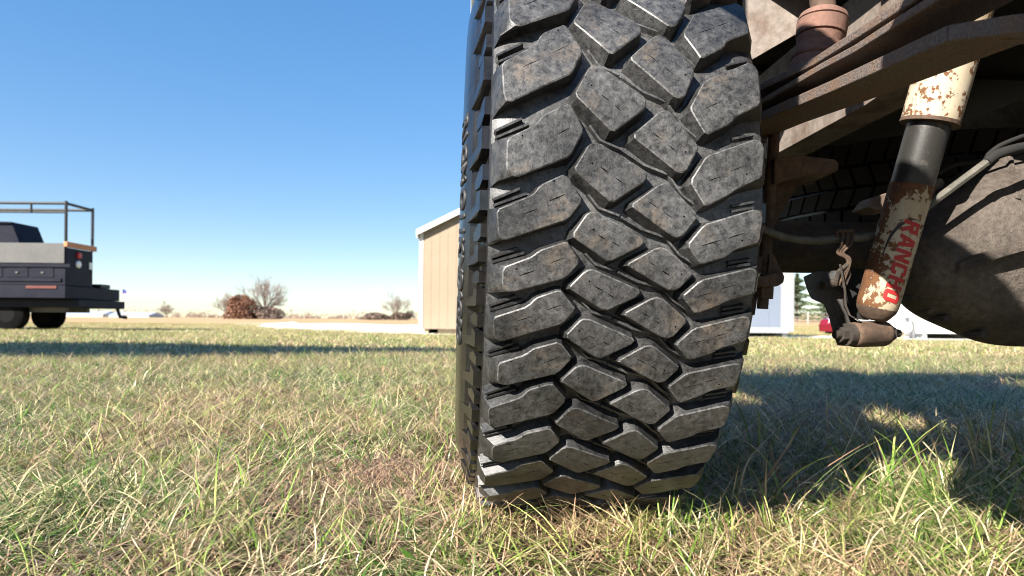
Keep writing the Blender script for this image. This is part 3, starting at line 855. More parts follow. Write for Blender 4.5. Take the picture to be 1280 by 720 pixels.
for i in range(25):
    t = i / 24.0
    s = SL * (.255 + .155 * math.sin(t * math.pi * .5) ** 1.0 * 1.0) if t < .8 else SL * (.255 + .155 * math.sin(.8 * math.pi * .5)) + SL * .007 * math.sin((t - .8) / .2 * math.pi) + SL * .004 * (t - .8)
    a_ = -.38 + 1.15 * t ** 2.1
    wd = .0005 + .0026 * math.sin(math.pi * min(1, t * .9 + .08))
    rg.append((s, a_, wd))
vv_, f_ = [], []
for s, a_, wd in rg:
    vv_ += [surf(s - wd * .5, a_ + wd / RS * .55, RS + .0005), surf(s + wd * .5, a_ - wd / RS * .55, RS + .0005)]
g.add(vv_, [(2 * i, 2 * i + 1, 2 * i + 3, 2 * i + 2) for i in range(24)])
tp(g, 'swoosh', M_SWOOSH, shock)
g = MB(); e0, e1_ = P(1064, 418, .955), P(1107, 417, .975)
g.tube([e0 + (e1_ - e0) * t for t in (0, .04, .1, .9, .96, 1)], [.015, .0185, .0195, .0195, .0185, .015], 24); tp(g, 'shock_eye', M_RUST, shock, angle=50)
g = MB(); d_ = (e1_ - e0).normalized()
g.tube([e0 - d_ * .012, e0 - d_ * .001], .0165, 20); g.tube([e0 - d_ * .022, e0 - d_ * .012], .0115, 6); g.tube([e0 - d_ * .030, e0 - d_ * .022], .0065, 10)
tp(g, 'mounting_bolt', M_AXLE, shock); g = MB()
g.tube([e1_ + d_ * .001, e1_ + d_ * .009], .014, 6); g.tube([e1_ + d_ * .009, e1_ + d_ * .026], .0062, 10)
tp(g, 'mounting_bolt', M_AXLE, shock)
brp = [(1004, 346), (1020, 339), (1050, 338), (1054, 362), (1055, 383), (1060, 394), (1074, 402), (1076, 420), (1069, 433), (1047, 432), (1042, 418), (1036, 395), (1030, 380), (1014, 373), (1009, 362)]
g = MB(); g.prism([P(x, y, .985) for x, y in brp], (.004, .009, 0)); brk = tp(g, 'shock_bracket', M_BRACKET, bevel=.0015)
g = MB(); rim_pts = [(1050, 330), (1056, 362), (1057, 382), (1062, 394), (1076, 402)]
g.loft([[P(x - 1.5, y, .945), P(x + 1.5, y, .945), P(x + 1.5, y, .987), P(x - 1.5, y, .987)] for x, y in rim_pts]); tp(g, 'bracket_flange', M_AXLE, brk)
g = MB(); g.prism([P(x, y, 1.012) for x, y in ((1050, 336), (1086, 336), (1086, 400), (1062, 398), (1054, 380))], (0, .008, 0)); tp(g, 'bracket_web', M_UNDER, brk)
# brake line and the bent wire clip that holds it
bl = [(940, 281), (955, 287), (972, 294), (995, 299), (1020, 301), (1045, 299), (1062, 297), (1080, 297), (1105, 292), (1130, 285)]
g = MB(); g.tube(spline([P(x, y, .97) for x, y in bl]), .0062, 10); tp(g, 'brake_line', M_HOSE, angle=60)
for dx in (0, 6.5, 13):
    w0 = [(1047 + dx, 303, .975), (1046 + dx, 293, .962), (1049 + dx, 288, .958), (1053 + dx, 292, .962), (1052 + dx * .9, 305, .958), (1047 + dx * .5, 316, .957), (1058 + dx * .3, 323, .957), (1059 + dx * .2, 332, .957), (1048 + dx * .6, 348, .96), (1044 + dx * .8, 356, .965)]
    g = MB(); g.tube(spline([P(*t) for t in w0]), .0023, 7); tp(g, 'wire_clip', M_RUST, angle=60)
g = MB(); c_ = P(1028, 356, .965); g.tube([c_, c_ + Vector((.028, .006, .004))], [.006, .0075], 10); g.tube([c_ + Vector((.02, 0, 0)), c_ + Vector((.02, -.01, .02)), c_ + Vector((.032, -.008, .03)), c_ + Vector((.04, 0, .015)), c_ + Vector((.034, 0, 0))], .0035, 8)
tp(g, 'line_fitting', M_AXLE)
# steel rod and hose above the differential
g = MB(); g.tube([P(1150, 268, .93), P(1163, 255, .93), P(1237, 200, .92)], [.0045, .0058, .0058], 8); tp(g, 'brake_pipe', M_HOSE)
g = MB(); g.tube(spline([P(*t) for t in ((1233, 203, .92), (1245, 194, .92), (1262, 188, .92), (1285, 183, .93), (1330, 176, .95))]), .0072, 10); tp(g, 'brake_hose', M_UNDER, angle=60)
g = MB(); g.tube(spline([P(*t) for t in ((1165, 222, 1.0), (1190, 207, 1.0), (1225, 200, .99), (1250, 182, .98), (1290, 166, .98))]), .0035, 8); tp(g, 'brake_pipe', M_UNDER, angle=60)
g = MB(); g.prism([P(x, y, 1.04) for x, y in ((1084, 259), (1095, 245), (1112, 240), (1118, 246), (1116, 262), (1096, 263))], (0, .05, 0)); tp(g, 'axle_tab', M_FRAME, bevel=.002)
g = MB(); g.prism([P(x, y, 1.05) for x, y in ((1158, 226), (1178, 222), (1185, 236), (1172, 246), (1160, 244))], (0, .05, 0)); tp(g, 'axle_tab', M_FRAME, bevel=.002)
# spare tyre hung flat in front of the axle
SPC = Vector((1.02, 1.66, .60)); SPR = .37
sp = empty('spare_tyre', SPC); tag(sp, 'dark spare tyre lying flat under the truck behind the axle', 'tyre')
spi = Matrix.Translation(SPC).inverted()
def spring_ring(prof_, seg, mb):
    mb.loft_ = None
    q = []; kk = len(prof_)
    for k in range(seg):
        t = 2 * math.pi * k / seg
        q += [SPC + Vector((r_ * math.sin(t), -r_ * math.cos(t), z_)) for r_, z_ in prof_]
    mb.add(q, [(a_ * kk + i, a_ * kk + (i + 1) % kk, ((a_ + 1) % seg) * kk + (i + 1) % kk, ((a_ + 1) % seg) * kk + i) for a_ in range(seg) for i in range(kk)])
g = MB(); spring_ring([(.355, -.082), (.358, -.05), (.359, 0), (.358, .05), (.355, .082), (.33, .10), (.27, .105), (.215, .09), (.205, .08), (.205, -.08), (.215, -.09), (.27, -.105), (.33, -.10)], 72, g)
g.build('carcass', M_SIDE, sp, inv=spi)
M_SPT = plain('spare_tread_rubber', (0.03, 0.028, 0.027), .75)
for row, (z0, z1, rb) in enumerate(((-.098, -.055, .357), (-.047, -.010, .360), (-.002, .036, .360), (.046, .092, .357))):
    NB = 60
    me0 = None
    for k in range(NB):
        if me0 is None:
            hb = []
            for rr_ in (rb - .006, rb + .011):
                for dx, z in ((-.42, z0), (.42, z0), (.42 + .35 * (row in (1, 3)) - .35 * (row in (2,)), z1), (-.42 + .35 * (row in (1, 3)) - .35 * (row in (2,)), z1)):
                    t = dx * 2 * math.pi / NB
                    hb.append((rr_ * math.sin(t), -rr_ * math.cos(t), z))
            me0 = MB().hexa(hb).mesh('tread_block', M_SPT)
        o = child('tread_block', me0, sp); o.rotation_euler = (0, 0, 2 * math.pi * k / NB + row * .04)

# ================================================================== sheds, vehicles and other things around
def wall_panels(mb, x0, x1, y, z0, z1, pitch, groove, th=.02):
    x = x0
    while x < x1 - 1e-6:
        xe = min(x1, x + pitch)
        mb.box(x + groove / 2, xe - groove / 2, y - th, y, z0, z1)
        x = xe
M_TAN = mat_layers('tan_siding_paint', (0.265, 0.205, 0.14), (0.245, 0.188, 0.127), 1.5, .4, .7, .6, 0, .04, .05, .001)
M_TRIM = plain('white_trim_paint', (0.62, 0.60, 0.56), .5, var=.03)
M_TRIM2 = plain('off_white_paint', (0.26, 0.268, 0.272), .5, var=.03)
M_BLUEGREY = plain('shaded_grey_blue_paint', (0.15, 0.175, 0.22), .45, var=.03, scale=2)  # blue-grey toned down in colour to stand in for a shaded wall
M_SHINGLE = plain('roof_shingle', (0.07, 0.065, 0.06), .9)
M_SKID = plain('treated_timber', (0.36, 0.29, 0.19), .8)

def shed(name, label, x0, x1, y, z0, z1, dep, slope, m_wall, m_trim, pitch, skid_h, m_skid, corner=.09, panel_frame=False):
    zt = terrain((x0 + x1) / 2, y)
    r_ = empty(name, ((x0 + x1) / 2, y, zt)); I = frame_of(r_).inverted()
    def add(mb, nm, mat, par=None, bv=0): return mb.build(nm, mat, par or r_, inv=I, bevel=bv)
    b0 = zt + z0; b1 = zt + z1; xm = (x0 + x1) / 2; ridge_z = b1 + (xm - x0) * slope
    g = MB(); g.prism([(x0 + .03, y, b0), (x1 - .03, y, b0), (x1 - .03, y, b1), (xm, y, ridge_z), (x0 + .03, y, b1)], (0, dep, 0)); wl = add(g, 'wall', m_wall)
    # siding boards on the gable end
    x = x0 + corner; first = None
    while x < x1 - corner - .01:
        xe = min(x1 - corner, x + pitch)
        g = MB(); zl = b1 + (min(x, 2 * xm - x) - x0) * slope - .02; zr = b1 + (min(xe, 2 * xm - xe) - x0) * slope - .02
        g.prism([(x + .002, y - .016, b0), (xe - .002, y - .016, b0), (xe - .002, y - .016, zr), (x + .002, y - .016, zl)], (0, .015, 0)); add(g, 'siding_board', m_wall, wl)
        x = xe
    for xx in (x0, x1 - corner):
        g = MB(); g.box(xx, xx + corner, y - .03, y + .04, b0, b1 - .002); add(g, 'corner_trim', m_trim, bv=.003)
    # roof slabs and fascia
    for s_ in (-1, 1):
        xe = x0 - .06 if s_ < 0 else x1 + .06
        ze = b1 - .06 * slope
        g = MB(); g.prism([(xm, y - .14, ridge_z + .02), (xe, y - .14, ze + .02), (xe, y - .14, ze + .09), (xm, y - .14, ridge_z + .09)], (0, dep + .28, 0)); rf = add(g, 'roof', m_trim if False else M_SHINGLE)
        g = MB(); g.prism([(xm, y - .165, ridge_z - .05), (xe, y - .165, ze - .05), (xe, y - .165, ze + .085), (xm, y - .165, ridge_z + .085)], (0, .022, 0)); add(g, 'fascia', m_trim, rf)
        g = MB(); g.box(min(xe, xe - s_ * .03), max(xe, xe - s_ * .03), y - .14, y + dep + .14, ze - .10, ze + .019); add(g, 'eave_board', m_trim, rf)
    if skid_h:
        for xx in (x0 + .12, (x0 + x1) / 2 - .05, x1 - .22):
            g = MB(); g.box(xx, xx + .10, y + .05, y + dep - .05, zt - .02, b0); add(g, 'skid', m_skid)
        if not panel_frame:
            g = MB(); g.box(x0 + .45, x1 - .2, y + .12, y + .20, zt - .02, b0 - .01); add(g, 'base_beam', m_skid)
    return tag(r_, label, 'shed'), add, b0, b1
shed('garden_shed', 'tan wooden shed with white roof trim on bare field', -2.24, 1.0, 15.4, .13, 2.44, 4.2, .50, M_TAN, M_TRIM, .20, .13, M_SKID)
sd, addf, b0, b1 = shed('storage_shed', 'pale blue-grey shed with white corner trim standing on skids by the gravel', 3.7, 6.42, 14.6, .15, 2.25, 3.6, .22, M_BLUEGREY, M_TRIM2, .62, .15, M_TRIM2, corner=.30, panel_frame=True)
g = MB(); g.box(3.7, 6.3, 14.55, 14.58, b0 - .03, b0 + .10); addf(g, 'bottom_rail', M_TRIM2)
shed('storage_shed', 'bright white shed low on feet, seen under the differential', 9.15, 12.4, 14.4, .14, 2.1, 3.4, .2, M_TRIM, M_TRIM, .8, .14, M_TRIM, panel_frame=True)

# utility box on a post
ub = empty('utility_box', (8.65, 14.2, 0)); tag(ub, 'white electrical box on a post beside the red car', 'utility box')
g = MB(); g.box(-.12, .16, -.09, .09, .17, .60); g.build('cabinet', M_TRIM, ub, bevel=.02)
g = MB(); g.box(-.05, .05, .0, .08, -.1, .17); g.build('post', M_SKID, ub)
g = MB(); g.tube([(.26, 0, -.05), (.26, 0, .30), (.24, 0, .38), (.17, 0, .40)], .025, 8); g.build('conduit', M_STEEL, ub)
g = MB(); g.tube([(.05, -.09, .45), (.05, -.12, .45)], .05, 14); g.build('meter', M_STEEL, ub)

# red car
M_CARRED = plain('red_car_paint', (0.15, 0.008, 0.018), .25, var=.04)
M_GLASS = plain('car_glass', (0.03, 0.04, 0.06), .08, var=.02)
M_LAMP = plain('headlight_lens', (0.75, 0.74, 0.72), .15, var=.03)
M_TYRE = plain('small_tyre_rubber', (0.005, 0.005, 0.0055), .9, spec=.08)
cx, cy = 12.15, 21.5
car = empty('parked_car', (cx, cy, terrain(cx, cy) - .22), R_(38)); tag(car, 'red parked car with its nose towards the grey shed', 'car')
bp = [(-2.02, .32), (-2.06, .52), (-1.95, .70), (-1.45, .82), (-.95, .88), (.2, .92), (1.6, .96), (1.98, .90), (2.05, .60), (2.0, .32)]
g = MB()
for s_, wd in ((0, 1),): g.loft([[Vector((x, yy, z)) for x, z in bp] for yy in (-.80, -.84, .84, .80)])
for i, v_ in enumerate(g.v):
    if abs(v_.y) > .82 and v_.z > .6: v_.y *= .965
g.build('body', M_CARRED, car, bevel=.05)
g = MB(); g.loft([[Vector((x, yy, .88)) for x, yy in ((-.98, -.74), (1.75, -.74), (1.75, .74), (-.98, .74))], [Vector((x, yy, 1.40)) for x, yy in ((-.15, -.58), (1.1, -.58), (1.1, .58), (-.15, .58))]]); cab = g.build('cabin', M_CARRED, car, bevel=.04)
g = MB(); g.hexa([(-.93, -.66, .93), (-.93, .66, .93), (-.90, .66, .93), (-.90, -.66, .93), (-.27, -.55, 1.35), (-.27, .55, 1.35), (-.22, .55, 1.35), (-.22, -.55, 1.35)]); g.build('windscreen', M_GLASS, cab)
for s_ in (-1, 1):
    for xa0, xa1, xb0, xb1 in ((-.62, .40, -.10, .40), (.47, 1.45, .47, 1.02)):
        g = MB(); g.hexa([(xa0, s_ * .735, .94), (xa1, s_ * .735, .94), (xa1, s_ * .70, .94), (xa0, s_ * .70, .94), (xb0, s_ * .605, 1.34), (xb1, s_ * .605, 1.34), (xb1, s_ * .57, 1.34), (xb0, s_ * .57, 1.34)]); g.build('side_window', M_GLASS, cab)
    g = MB(); g.hexa([(-2.07, s_ * .50, .60), (-1.75, s_ * .83, .62), (-1.70, s_ * .80, .62), (-2.0, s_ * .5, .60), (-1.98, s_ * .50, .72), (-1.62, s_ * .825, .77), (-1.6, s_ * .79, .77), (-1.9, s_ * .5, .72)]); g.build('headlight', M_LAMP, car)
    for xw in (-1.28, 1.30):
        g = MB(); g.tube([(xw, s_ * .66, .32), (xw, s_ * .68, .32), (xw, s_ * .85, .32), (xw, s_ * .865, .32)], [.29, .32, .32, .29], 24); wh = g.build('car_wheel', M_TYRE, car)
        g = MB(); g.tube([(xw, s_ * .86, .32), (xw, s_ * .875, .32)], [.20, .18], 18); g.build('hub_cap', M_STEEL, wh)

# dark service truck on the left, heading out of the picture
M_NAVY = mat_layers('dark_blue_grey_paint', (0.0114, 0.0126, 0.0214), (0.0163, 0.0177, 0.0252), 3, .4, .7, .5, 0, .15, .1, .002, spec=.08)
M_GREY = mat_layers('galvanised_grey', (0.0777, 0.0762, 0.0740), (0.0592, 0.0577, 0.0570), 2.0, .4, .7, .6, 0, .1, .1, .002)
M_TIMBER = plain('orange_timber', (0.45, 0.19, 0.08), .7)
M_REDLAMP = plain('red_tail_lamp', (0.40, 0.012, 0.012), .3)
M_RIMDARK = plain('dark_rim', (0.005, 0.005, 0.006), .7, spec=.1)
M_MARKER = plain('faded_marker_lens', (0.12, 0.028, 0.02), .4)
M_WHLAMP = plain('white_lamp', (0.72, 0.72, 0.70), .3)
D1 = 15.5
zt = terrain(-11, 16)
stk = empty('service_truck', (-12.5, 16.5, zt)); tag(stk, 'dark service truck with pipe rack and grey side box', 'truck'); SI = frame_of(stk).inverted()
def sadd(mb, nm, mat, par=None, bv=0): return mb.build(nm, mat, par or stk, inv=SI, bevel=bv)
zp = lambda y: P(80, y, D1).z
XR = P(82.5, 320, D1).x            # rear corner of the near side box
g = MB(); g.box(-17.2, XR, D1, D1 + 1.0, zp(357), zp(309)); bx_ = sadd(g, 'tool_box', M_NAVY, bv=.02)
g = MB(); g.box(-17.0, XR - .03, D1 - .02, D1 - .001, zp(329), zp(304)); sadd(g, 'side_board', M_GREY, bx_, .004)
g = MB(); g.box(-17.0, XR + .12, D1 - .04, D1 + .03, zp(334), zp(330)); sadd(g, 'trim_rail', M_NAVY, bx_)
g = MB(); g.box(-17.0, XR - .1, D1 - .03, D1 - .001, zp(352), zp(348)); sadd(g, 'trim_rail', M_NAVY, bx_)
g = MB(); g.box(XR - .04, XR + .05, D1 - .03, D1 + 1.08, zp(308.5), zp(302)); sadd(g, 'end_cap', M_TIMBER, bx_, .01)
for yy, zz, rd, mt, nm in ((D1 + .45, 317, .085, M_REDLAMP, 'tail_lamp'), (D1 + .43, 328.5, .09, M_WHLAMP, 'reverse_lamp')):
    g = MB(); g.tube([(XR, yy, zp(zz)), (XR + .03, yy, zp(zz)), (XR + .05, yy, zp(zz))], [rd, rd, rd * .7], 20); sadd(g, nm, mt, bx_)
g = MB(); g.box(XR, XR + .02, D1 + .84, D1 + .94, zp(333), zp(324)); sadd(g, 'reflector', M_WHLAMP, bx_)
g = MB(); g.box(-17.2, XR + .05, D1 - .08, D1 + 2.05, zp(373), zp(357)); dk = sadd(g, 'flat_deck', M_NAVY, bv=.015)
g = MB(); g.box(-15.0, XR + .14, D1 + .25, D1 + 2.15, zp(384), zp(373.5)); bmp = sadd(g, 'step_bumper', M_NAVY, bv=.02)
g = MB(); g.box(P(36, 357, D1).x, P(74, 357, D1).x, D1 - .1, D1 - .079, zp(361), zp(357.5)); sadd(g, 'marker_lamp', M_MARKER, dk)
g = MB(); g.box(XR - .35, XR - .02, D1 + 1.35, D1 + 1.75, zp(356.5), zp(351)); sadd(g, 'vise_mount', M_DARK, dk, .01)
g = MB(); g.tube([(XR + .02, D1 + 2.0, zp(384)), (XR + .10, D1 + 2.0, zp(395)), (XR + .28, D1 + 2.0, zp(396))], .045, 8); sadd(g, 'tow_hook', M_DARK, bmp)
# chassis rails, wheels
g = MB(); g.box(-19.5, XR - .4, D1 + .55, D1 + .70, zp(390), zp(384)); sadd(g, 'chassis_rail', M_GREY)
g = MB(); g.box(-19.5, XR - .4, D1 + 1.35, D1 + 1.5, zp(390), zp(384)); sadd(g, 'chassis_rail', M_GREY)
for xw in (P(8, 400, D1 + .3).x, -18.6):
    for yy in (D1 + .30, D1 + 1.60):
        rw_ = .40
        zc_ = zt + .39
        g = MB(); g.tube([(xw, yy, zc_), (xw, yy + .03, zc_), (xw, yy + .25, zc_), (xw, yy + .28, zc_)], [.35, rw_, rw_, .35], 28); wh = sadd(g, 'dual_wheel', M_TYRE)
        g = MB(); g.tube([(xw, yy - .005, zc_), (xw, yy + .02, zc_)], [.2, .22], 20); sadd(g, 'rim', M_RIMDARK, wh)
for k in range(3):
    xs_ = XR - .55 - k * .62
    g = MB(); g.box(xs_ - .26, xs_ + .26, D1 - .012, D1 - .002, zp(347), zp(335)); dr_ = sadd(g, 'box_door', M_NAVY, bx_, .004)
    g = MB(); g.box(xs_ - .03, xs_ + .03, D1 - .035, D1 - .012, zp(342), zp(340)); sadd(g, 'latch', M_GREY, bx_)
# welder hood
hd = [(P(0, 303, D1 + .5).x - 1.5, zp(303)), (P(31, 303, D1 + .5).x, zp(303)), (P(20, 274, D1 + .5).x, zp(275)), (P(0, 272, D1 + .5).x - 1.5, zp(272))]
g = MB(); g.prism([(x, D1 + .35, z) for x, z in hd], (0, .9, 0)); sadd(g, 'welder_hood', M_NAVY, bv=.015)
# cab beyond the frame
g = MB(); g.loft([[Vector((x, yy, z)) for x, z in ((-17.4, .6), (-17.4, 1.7), (-17.7, 2.35), (-18.8, 2.4), (-19.4, 1.6), (-21.0, 1.45), (-21.2, .6))] for yy in (D1 + .05, D1 + 2.0)]); sadd(g, 'cab', M_NAVY, bv=.04)
# pipe rack
ztop, zlow = zp(254), zp(265)
pt = lambda a_, b_, r_=.035: MB().tube([a_, b_], r_, 8)
X2 = XR - .02
for yy, z_ in ((D1 + .02, zp(251)), (D1 + 1.0, zp(251) - .0)):
    sadd(pt((X2, yy, zp(309)), (X2, yy, z_)), 'rack_post', M_DARK)
    sadd(pt((-17, yy, zp(309)), (-17, yy, z_)), 'rack_post', M_DARK)
    sadd(pt((-17.2, yy, ztop), (X2, yy, ztop)), 'rack_rail', M_DARK)
sadd(pt((X2, D1 + .02, ztop), (X2, D1 + 1.0, ztop)), 'rack_rail', M_DARK)
sadd(pt((-17.2, D1 + .05, zlow), (X2, D1 + .05, zlow), .025), 'rack_rail', M_DARK)
sadd(pt((P(38, 260, D1).x, D1 + .03, zlow), (P(38, 260, D1).x, D1 + .03, ztop), .025), 'rack_strut', M_DARK)

# unseen roof on posts, added left of the camera to throw the dark band
M_ROOFTIN = plain('shade_roof_tin', (0.45, 0.45, 0.46), .4, .3)
cp = empty('shade_roof', (-8.3, 2.35, 0)); tag(cp, 'unseen metal roof on posts, added left of the view to shade the field', 'shade_roof')
H0 = 2.9
g = MB(); g.prism([(-2.6, -1.45, H0), (2.9, -1.25, H0), (5.0, -.1, H0), (5.1, .25, H0), (4.6, .8, H0), (-2.6, 1.3, H0)], (0, 0, .06)); g.build('roof', M_ROOFTIN, cp)
for x, y in ((-2.4, -1.0), (-2.4, 1.1), (.4, -.6), (.4, 1.0)):
    g = MB(); g.box(x - .05, x + .05, y - .05, y + .05, -.1, H0); g.build('post', M_STEEL, cp)

# ================================================================== far trees, flag, roofs
M_BARK = plain('bare_bark', (0.17, 0.125, 0.10), .9)
M_TWIG = plain('bare_twigs', (0.24, 0.17, 0.135), .9)
M_RUSSET = mat_layers('russet_leaves', (0.21, 0.098, 0.056), (0.15, 0.075, 0.048), .5, .4, .7, .9, 0, .3, 0)
M_BRUSH = mat_layers('brown_brush', (0.21, 0.15, 0.115), (0.15, 0.11, 0.088), .5, .4, .7, .9, 0, .3, 0)
M_PINE = mat_layers('evergreen_needles', (0.05, 0.075, 0.03), (0.10, 0.125, 0.05), .8, .4, .7, .8, 0, .3, 0)
def branch(rng, pos, dirv, length, rad, depth, out, twigs):
    nseg = 4; pts = [pos.copy()]; rads = [rad]; d = dirv.copy()
    for i in range(nseg):
        d = (d + Vector((rng.gauss(0, .11), rng.gauss(0, .11), rng.gauss(.03, .07)))).normalized()
        pts.append(pts[-1] + d * length / nseg); rads.append(rad * (1 - .62 * (i + 1) / nseg))
    (twigs if depth <= 1 else out).tube(pts, rads, 5 if depth > 1 else 3, cap=False)
    if depth == 0: return
    for k in range(rng.randint(5, 7) if depth > 1 else rng.randint(4, 6)):
        t = rng.uniform(.3, 1.0); i = min(nseg - 1, int(t * nseg)); p_ = pts[i].lerp(pts[i + 1], t * nseg - i)
        a_ = rng.uniform(0, 6.28); sp_ = rng.uniform(.45, .95)
        side = d.orthogonal().normalized(); side = Matrix.Rotation(a_, 3, d) @ side
        branch(rng, p_, (d + side * sp_).normalized(), length * rng.uniform(.48, .68), max(rads[i] * .6, .013), depth - 1, out, twigs)
def bare_tree(label, px, ybase, d, h, seed, spread=.9, group='bare trees along the skyline', lv=3):
    base = P(px, ybase, d); base.z = terrain(base.x, base.y) - .1
    rng = random.Random(seed); o_, tw = MB(), MB()
    th = h * .22
    o_.tube([Vector((0, 0, -.2)), Vector((0, 0, th * .5)), Vector((.05, 0, th))], [h * .026, h * .021, h * .018], 8)
    for k in range(11):
        a_ = k * 2.4 + rng.uniform(-.3, .3); up = rng.uniform(.35, 1.6)
        branch(rng, Vector((0, 0, th * rng.uniform(.7, 1))), Vector((math.cos(a_) * spread, math.sin(a_) * spread, up)).normalized(), h * rng.uniform(.34, .44), h * .011, lv, o_, tw)
    branch(rng, Vector((.05, 0, th)), Vector((0, 0, 1)), h * .46, h * .015, lv, o_, tw)
    t = empty('bare_tree', base); o_.build('trunk', M_BARK, t); tw.build('crown', M_TWIG, t)
    return tag(t, label, 'tree', group)
def leafy_mass(rng, w_, dp, h, k, size, lo=.0):
    mb = MB()
    for _ in range(k):
        a_ = rng.uniform(0, 6.283); z = rng.random() ** .85; rr_ = math.sqrt(rng.random()) * math.sqrt(max(.02, 1 - max(0, (z - .25) / .75) ** 2.4))
        rr_ *= .84 + .2 * math.sin(a_ * 3 + z * 5 + w_)
        c_ = Vector((math.cos(a_) * rr_ * w_, math.sin(a_) * rr_ * dp, lo + z * h * (.9 + .1 * math.sin(a_ * 2.3))))
        e1_ = Vector((rng.gauss(0, 1), rng.gauss(0, 1), rng.gauss(0, 1))).normalized(); e2_ = e1_.orthogonal().normalized() * rng.uniform(.4, .8)
        s_ = size * rng.uniform(.6, 1.4)
        mb.add([c_ - e1_ * s_, c_ + e2_ * s_, c_ + e1_ * s_, c_ - e2_ * s_], [(0, 1, 2, 3)])
    return mb
def bush(name, label, cat, px, d, w_, h, k, size, mat, seed, group=None):
    base = P(px, 396, d); base.z = terrain(base.x, base.y) - .1
    rng = random.Random(seed); t = empty(name, base)
    leafy_mass(rng, w_, w_ * .8, h, k, size).build('crown', mat, t, angle=180)
    g = MB()
    for j in range(6): g.tube([Vector((rng.uniform(-.4, .4) * w_, rng.uniform(-.3, .3) * w_, -.2)), Vector((rng.uniform(-.5, .5) * w_, rng.uniform(-.4, .4) * w_, h * .75))], [.10, .03], 5)
    g.build('stem', M_BARK, t)
    return tag(t, label, cat, group)
bare_tree('tallest bare round-crowned tree rising beside the russet bush', 331, 398, 150, 12.4, 3, 1.15)
bare_tree('thin bare tree behind the left of the russet bush', 283, 397, 165, 7.0, 5, .6)
bare_tree('small bare tree standing alone near the flag', 208, 394, 190, 5.0, 8)
bare_tree('bare tree on the skyline left of the tan shed', 495, 399, 170, 7.6, 11, 1.1)
bare_tree('low bare sapling closest to the tan shed', 513, 399, 172, 3.0, 14, .7)
bush('russet_bush', 'dense russet-leaved round bush on the skyline', 'bush', 301, 146, 4.1, 5.6, 5200, .22, M_RUSSET, 2)
bush('brush_clump', 'brown brush clump under the tallest bare tree', 'bush', 334, 148, 4.2, 3.0, 2600, .22, M_BRUSH, 4)
bush('brush_clump', 'low brown brush left of the skyline tree by the tan shed', 'bush', 468, 172, 4.2, 2.0, 2200, .22, M_BRUSH, 6)
bush('brush_clump', 'brown brush around the foot of the tree by the tan shed', 'bush', 499, 173, 3.6, 2.1, 2200, .22, M_BRUSH, 9)
# far-off hedgerow that reads as one mass
rng = random.Random(12); g = MB()
for k in range(300):
    px = rng.uniform(60, 522); d = rng.uniform(260, 330); base = P(px, 397, d); base.z = terrain(base.x, base.y)
    h = rng.choice((.8, 1.2, 1.8, 3.2)) * rng.uniform(.7, 1.3); w_ = h * rng.uniform(.5, 1.4)
    for j in range(26):
        c_ = base + Vector((rng.gauss(0, .5) * w_, 0, rng.random() * h)); s_ = rng.uniform(.12, .42)
        e1_ = Vector((rng.gauss(0, .5), rng.gauss(0, .3), 1)).normalized(); e2_ = Vector((1, rng.gauss(0, .5), 0)) * .5
        g.add([c_ - e1_ * s_, c_ + e2_ * s_, c_ + e1_ * s_, c_ - e2_ * s_], [(0, 1, 2, 3)])
tag(g.build('far_hedgerow', M_BRUSH, angle=180), 'distant brown hedgerow along the skyline', 'hedgerow', kind='stuff')
# evergreens on the right
def evergreen(label, px, d, h, w_, seed):
    base = P(px, 396, d); base.z = terrain(base.x, base.y) - .1
    rng = random.Random(seed); t = empty('evergreen_tree', base)
    MB().tube([Vector((0, 0, -.2)), Vector((0, 0, h * .9))], [h * .03, h * .006], 7).build('trunk', M_BARK, t)
    mb = MB()
    for k in range(5200):
        z = rng.random() ** .8; rad = w_ * (1 - z) ** .75 * (.55 + .45 * math.sin(z * 38 + rng.random()))
        a_ = rng.uniform(0, 6.283); q_ = math.sqrt(rng.random())
        c_ = Vector((math.cos(a_) * rad * q_, math.sin(a_) * rad * q_, h * (.06 + .94 * z)))
        e1_ = Vector((math.cos(a_), math.sin(a_), rng.gauss(-.1, .4))).normalized(); e2_ = Vector((rng.gauss(0, 1), rng.gauss(0, 1), rng.gauss(0, 1))).normalized() * .3
        s_ = rng.uniform(.08, .2)
        mb.add([c_ - e1_ * s_, c_ + e2_ * s_, c_ + e1_ * s_, c_ - e2_ * s_], [(0, 1, 2, 3)])
    mb.build('crown', M_PINE, t, angle=180)
    tag(t, label, 'tree', 'evergreens beyond the sheds')
evergreen('dark evergreen just right of the pale blue-grey shed', 996, 60, 4.6, 2.3, 1)
evergreen('lighter evergreen behind the shock bracket', 1033, 66, 3.3, 2.6, 2)
evergreen('evergreen seen between shock absorber and differential', 1128, 62, 3.6, 2.4, 3)
# wire fence in front of them
M_FENCE = plain('grey_fence_post', (0.35, 0.34, 0.33), .8)
fn = empty('wire_fence', P(1010, 390, 48)); fn.location.z = terrain(fn.location.x, 48); tag(fn, 'low grey wire fence beyond the brown field', 'fence')
for i in range(-6, 16):
    g = MB(); g.tube([(i * 1.6, 0, -.1), (i * 1.6, 0, .95)], .05, 6); g.build('post', M_FENCE, fn)
for z in (.3, .55, .85):
    g = MB(); g.tube([(-9.6, 0, z), (24, 0, z)], .015, 4); g.build('wire', M_FENCE, fn)
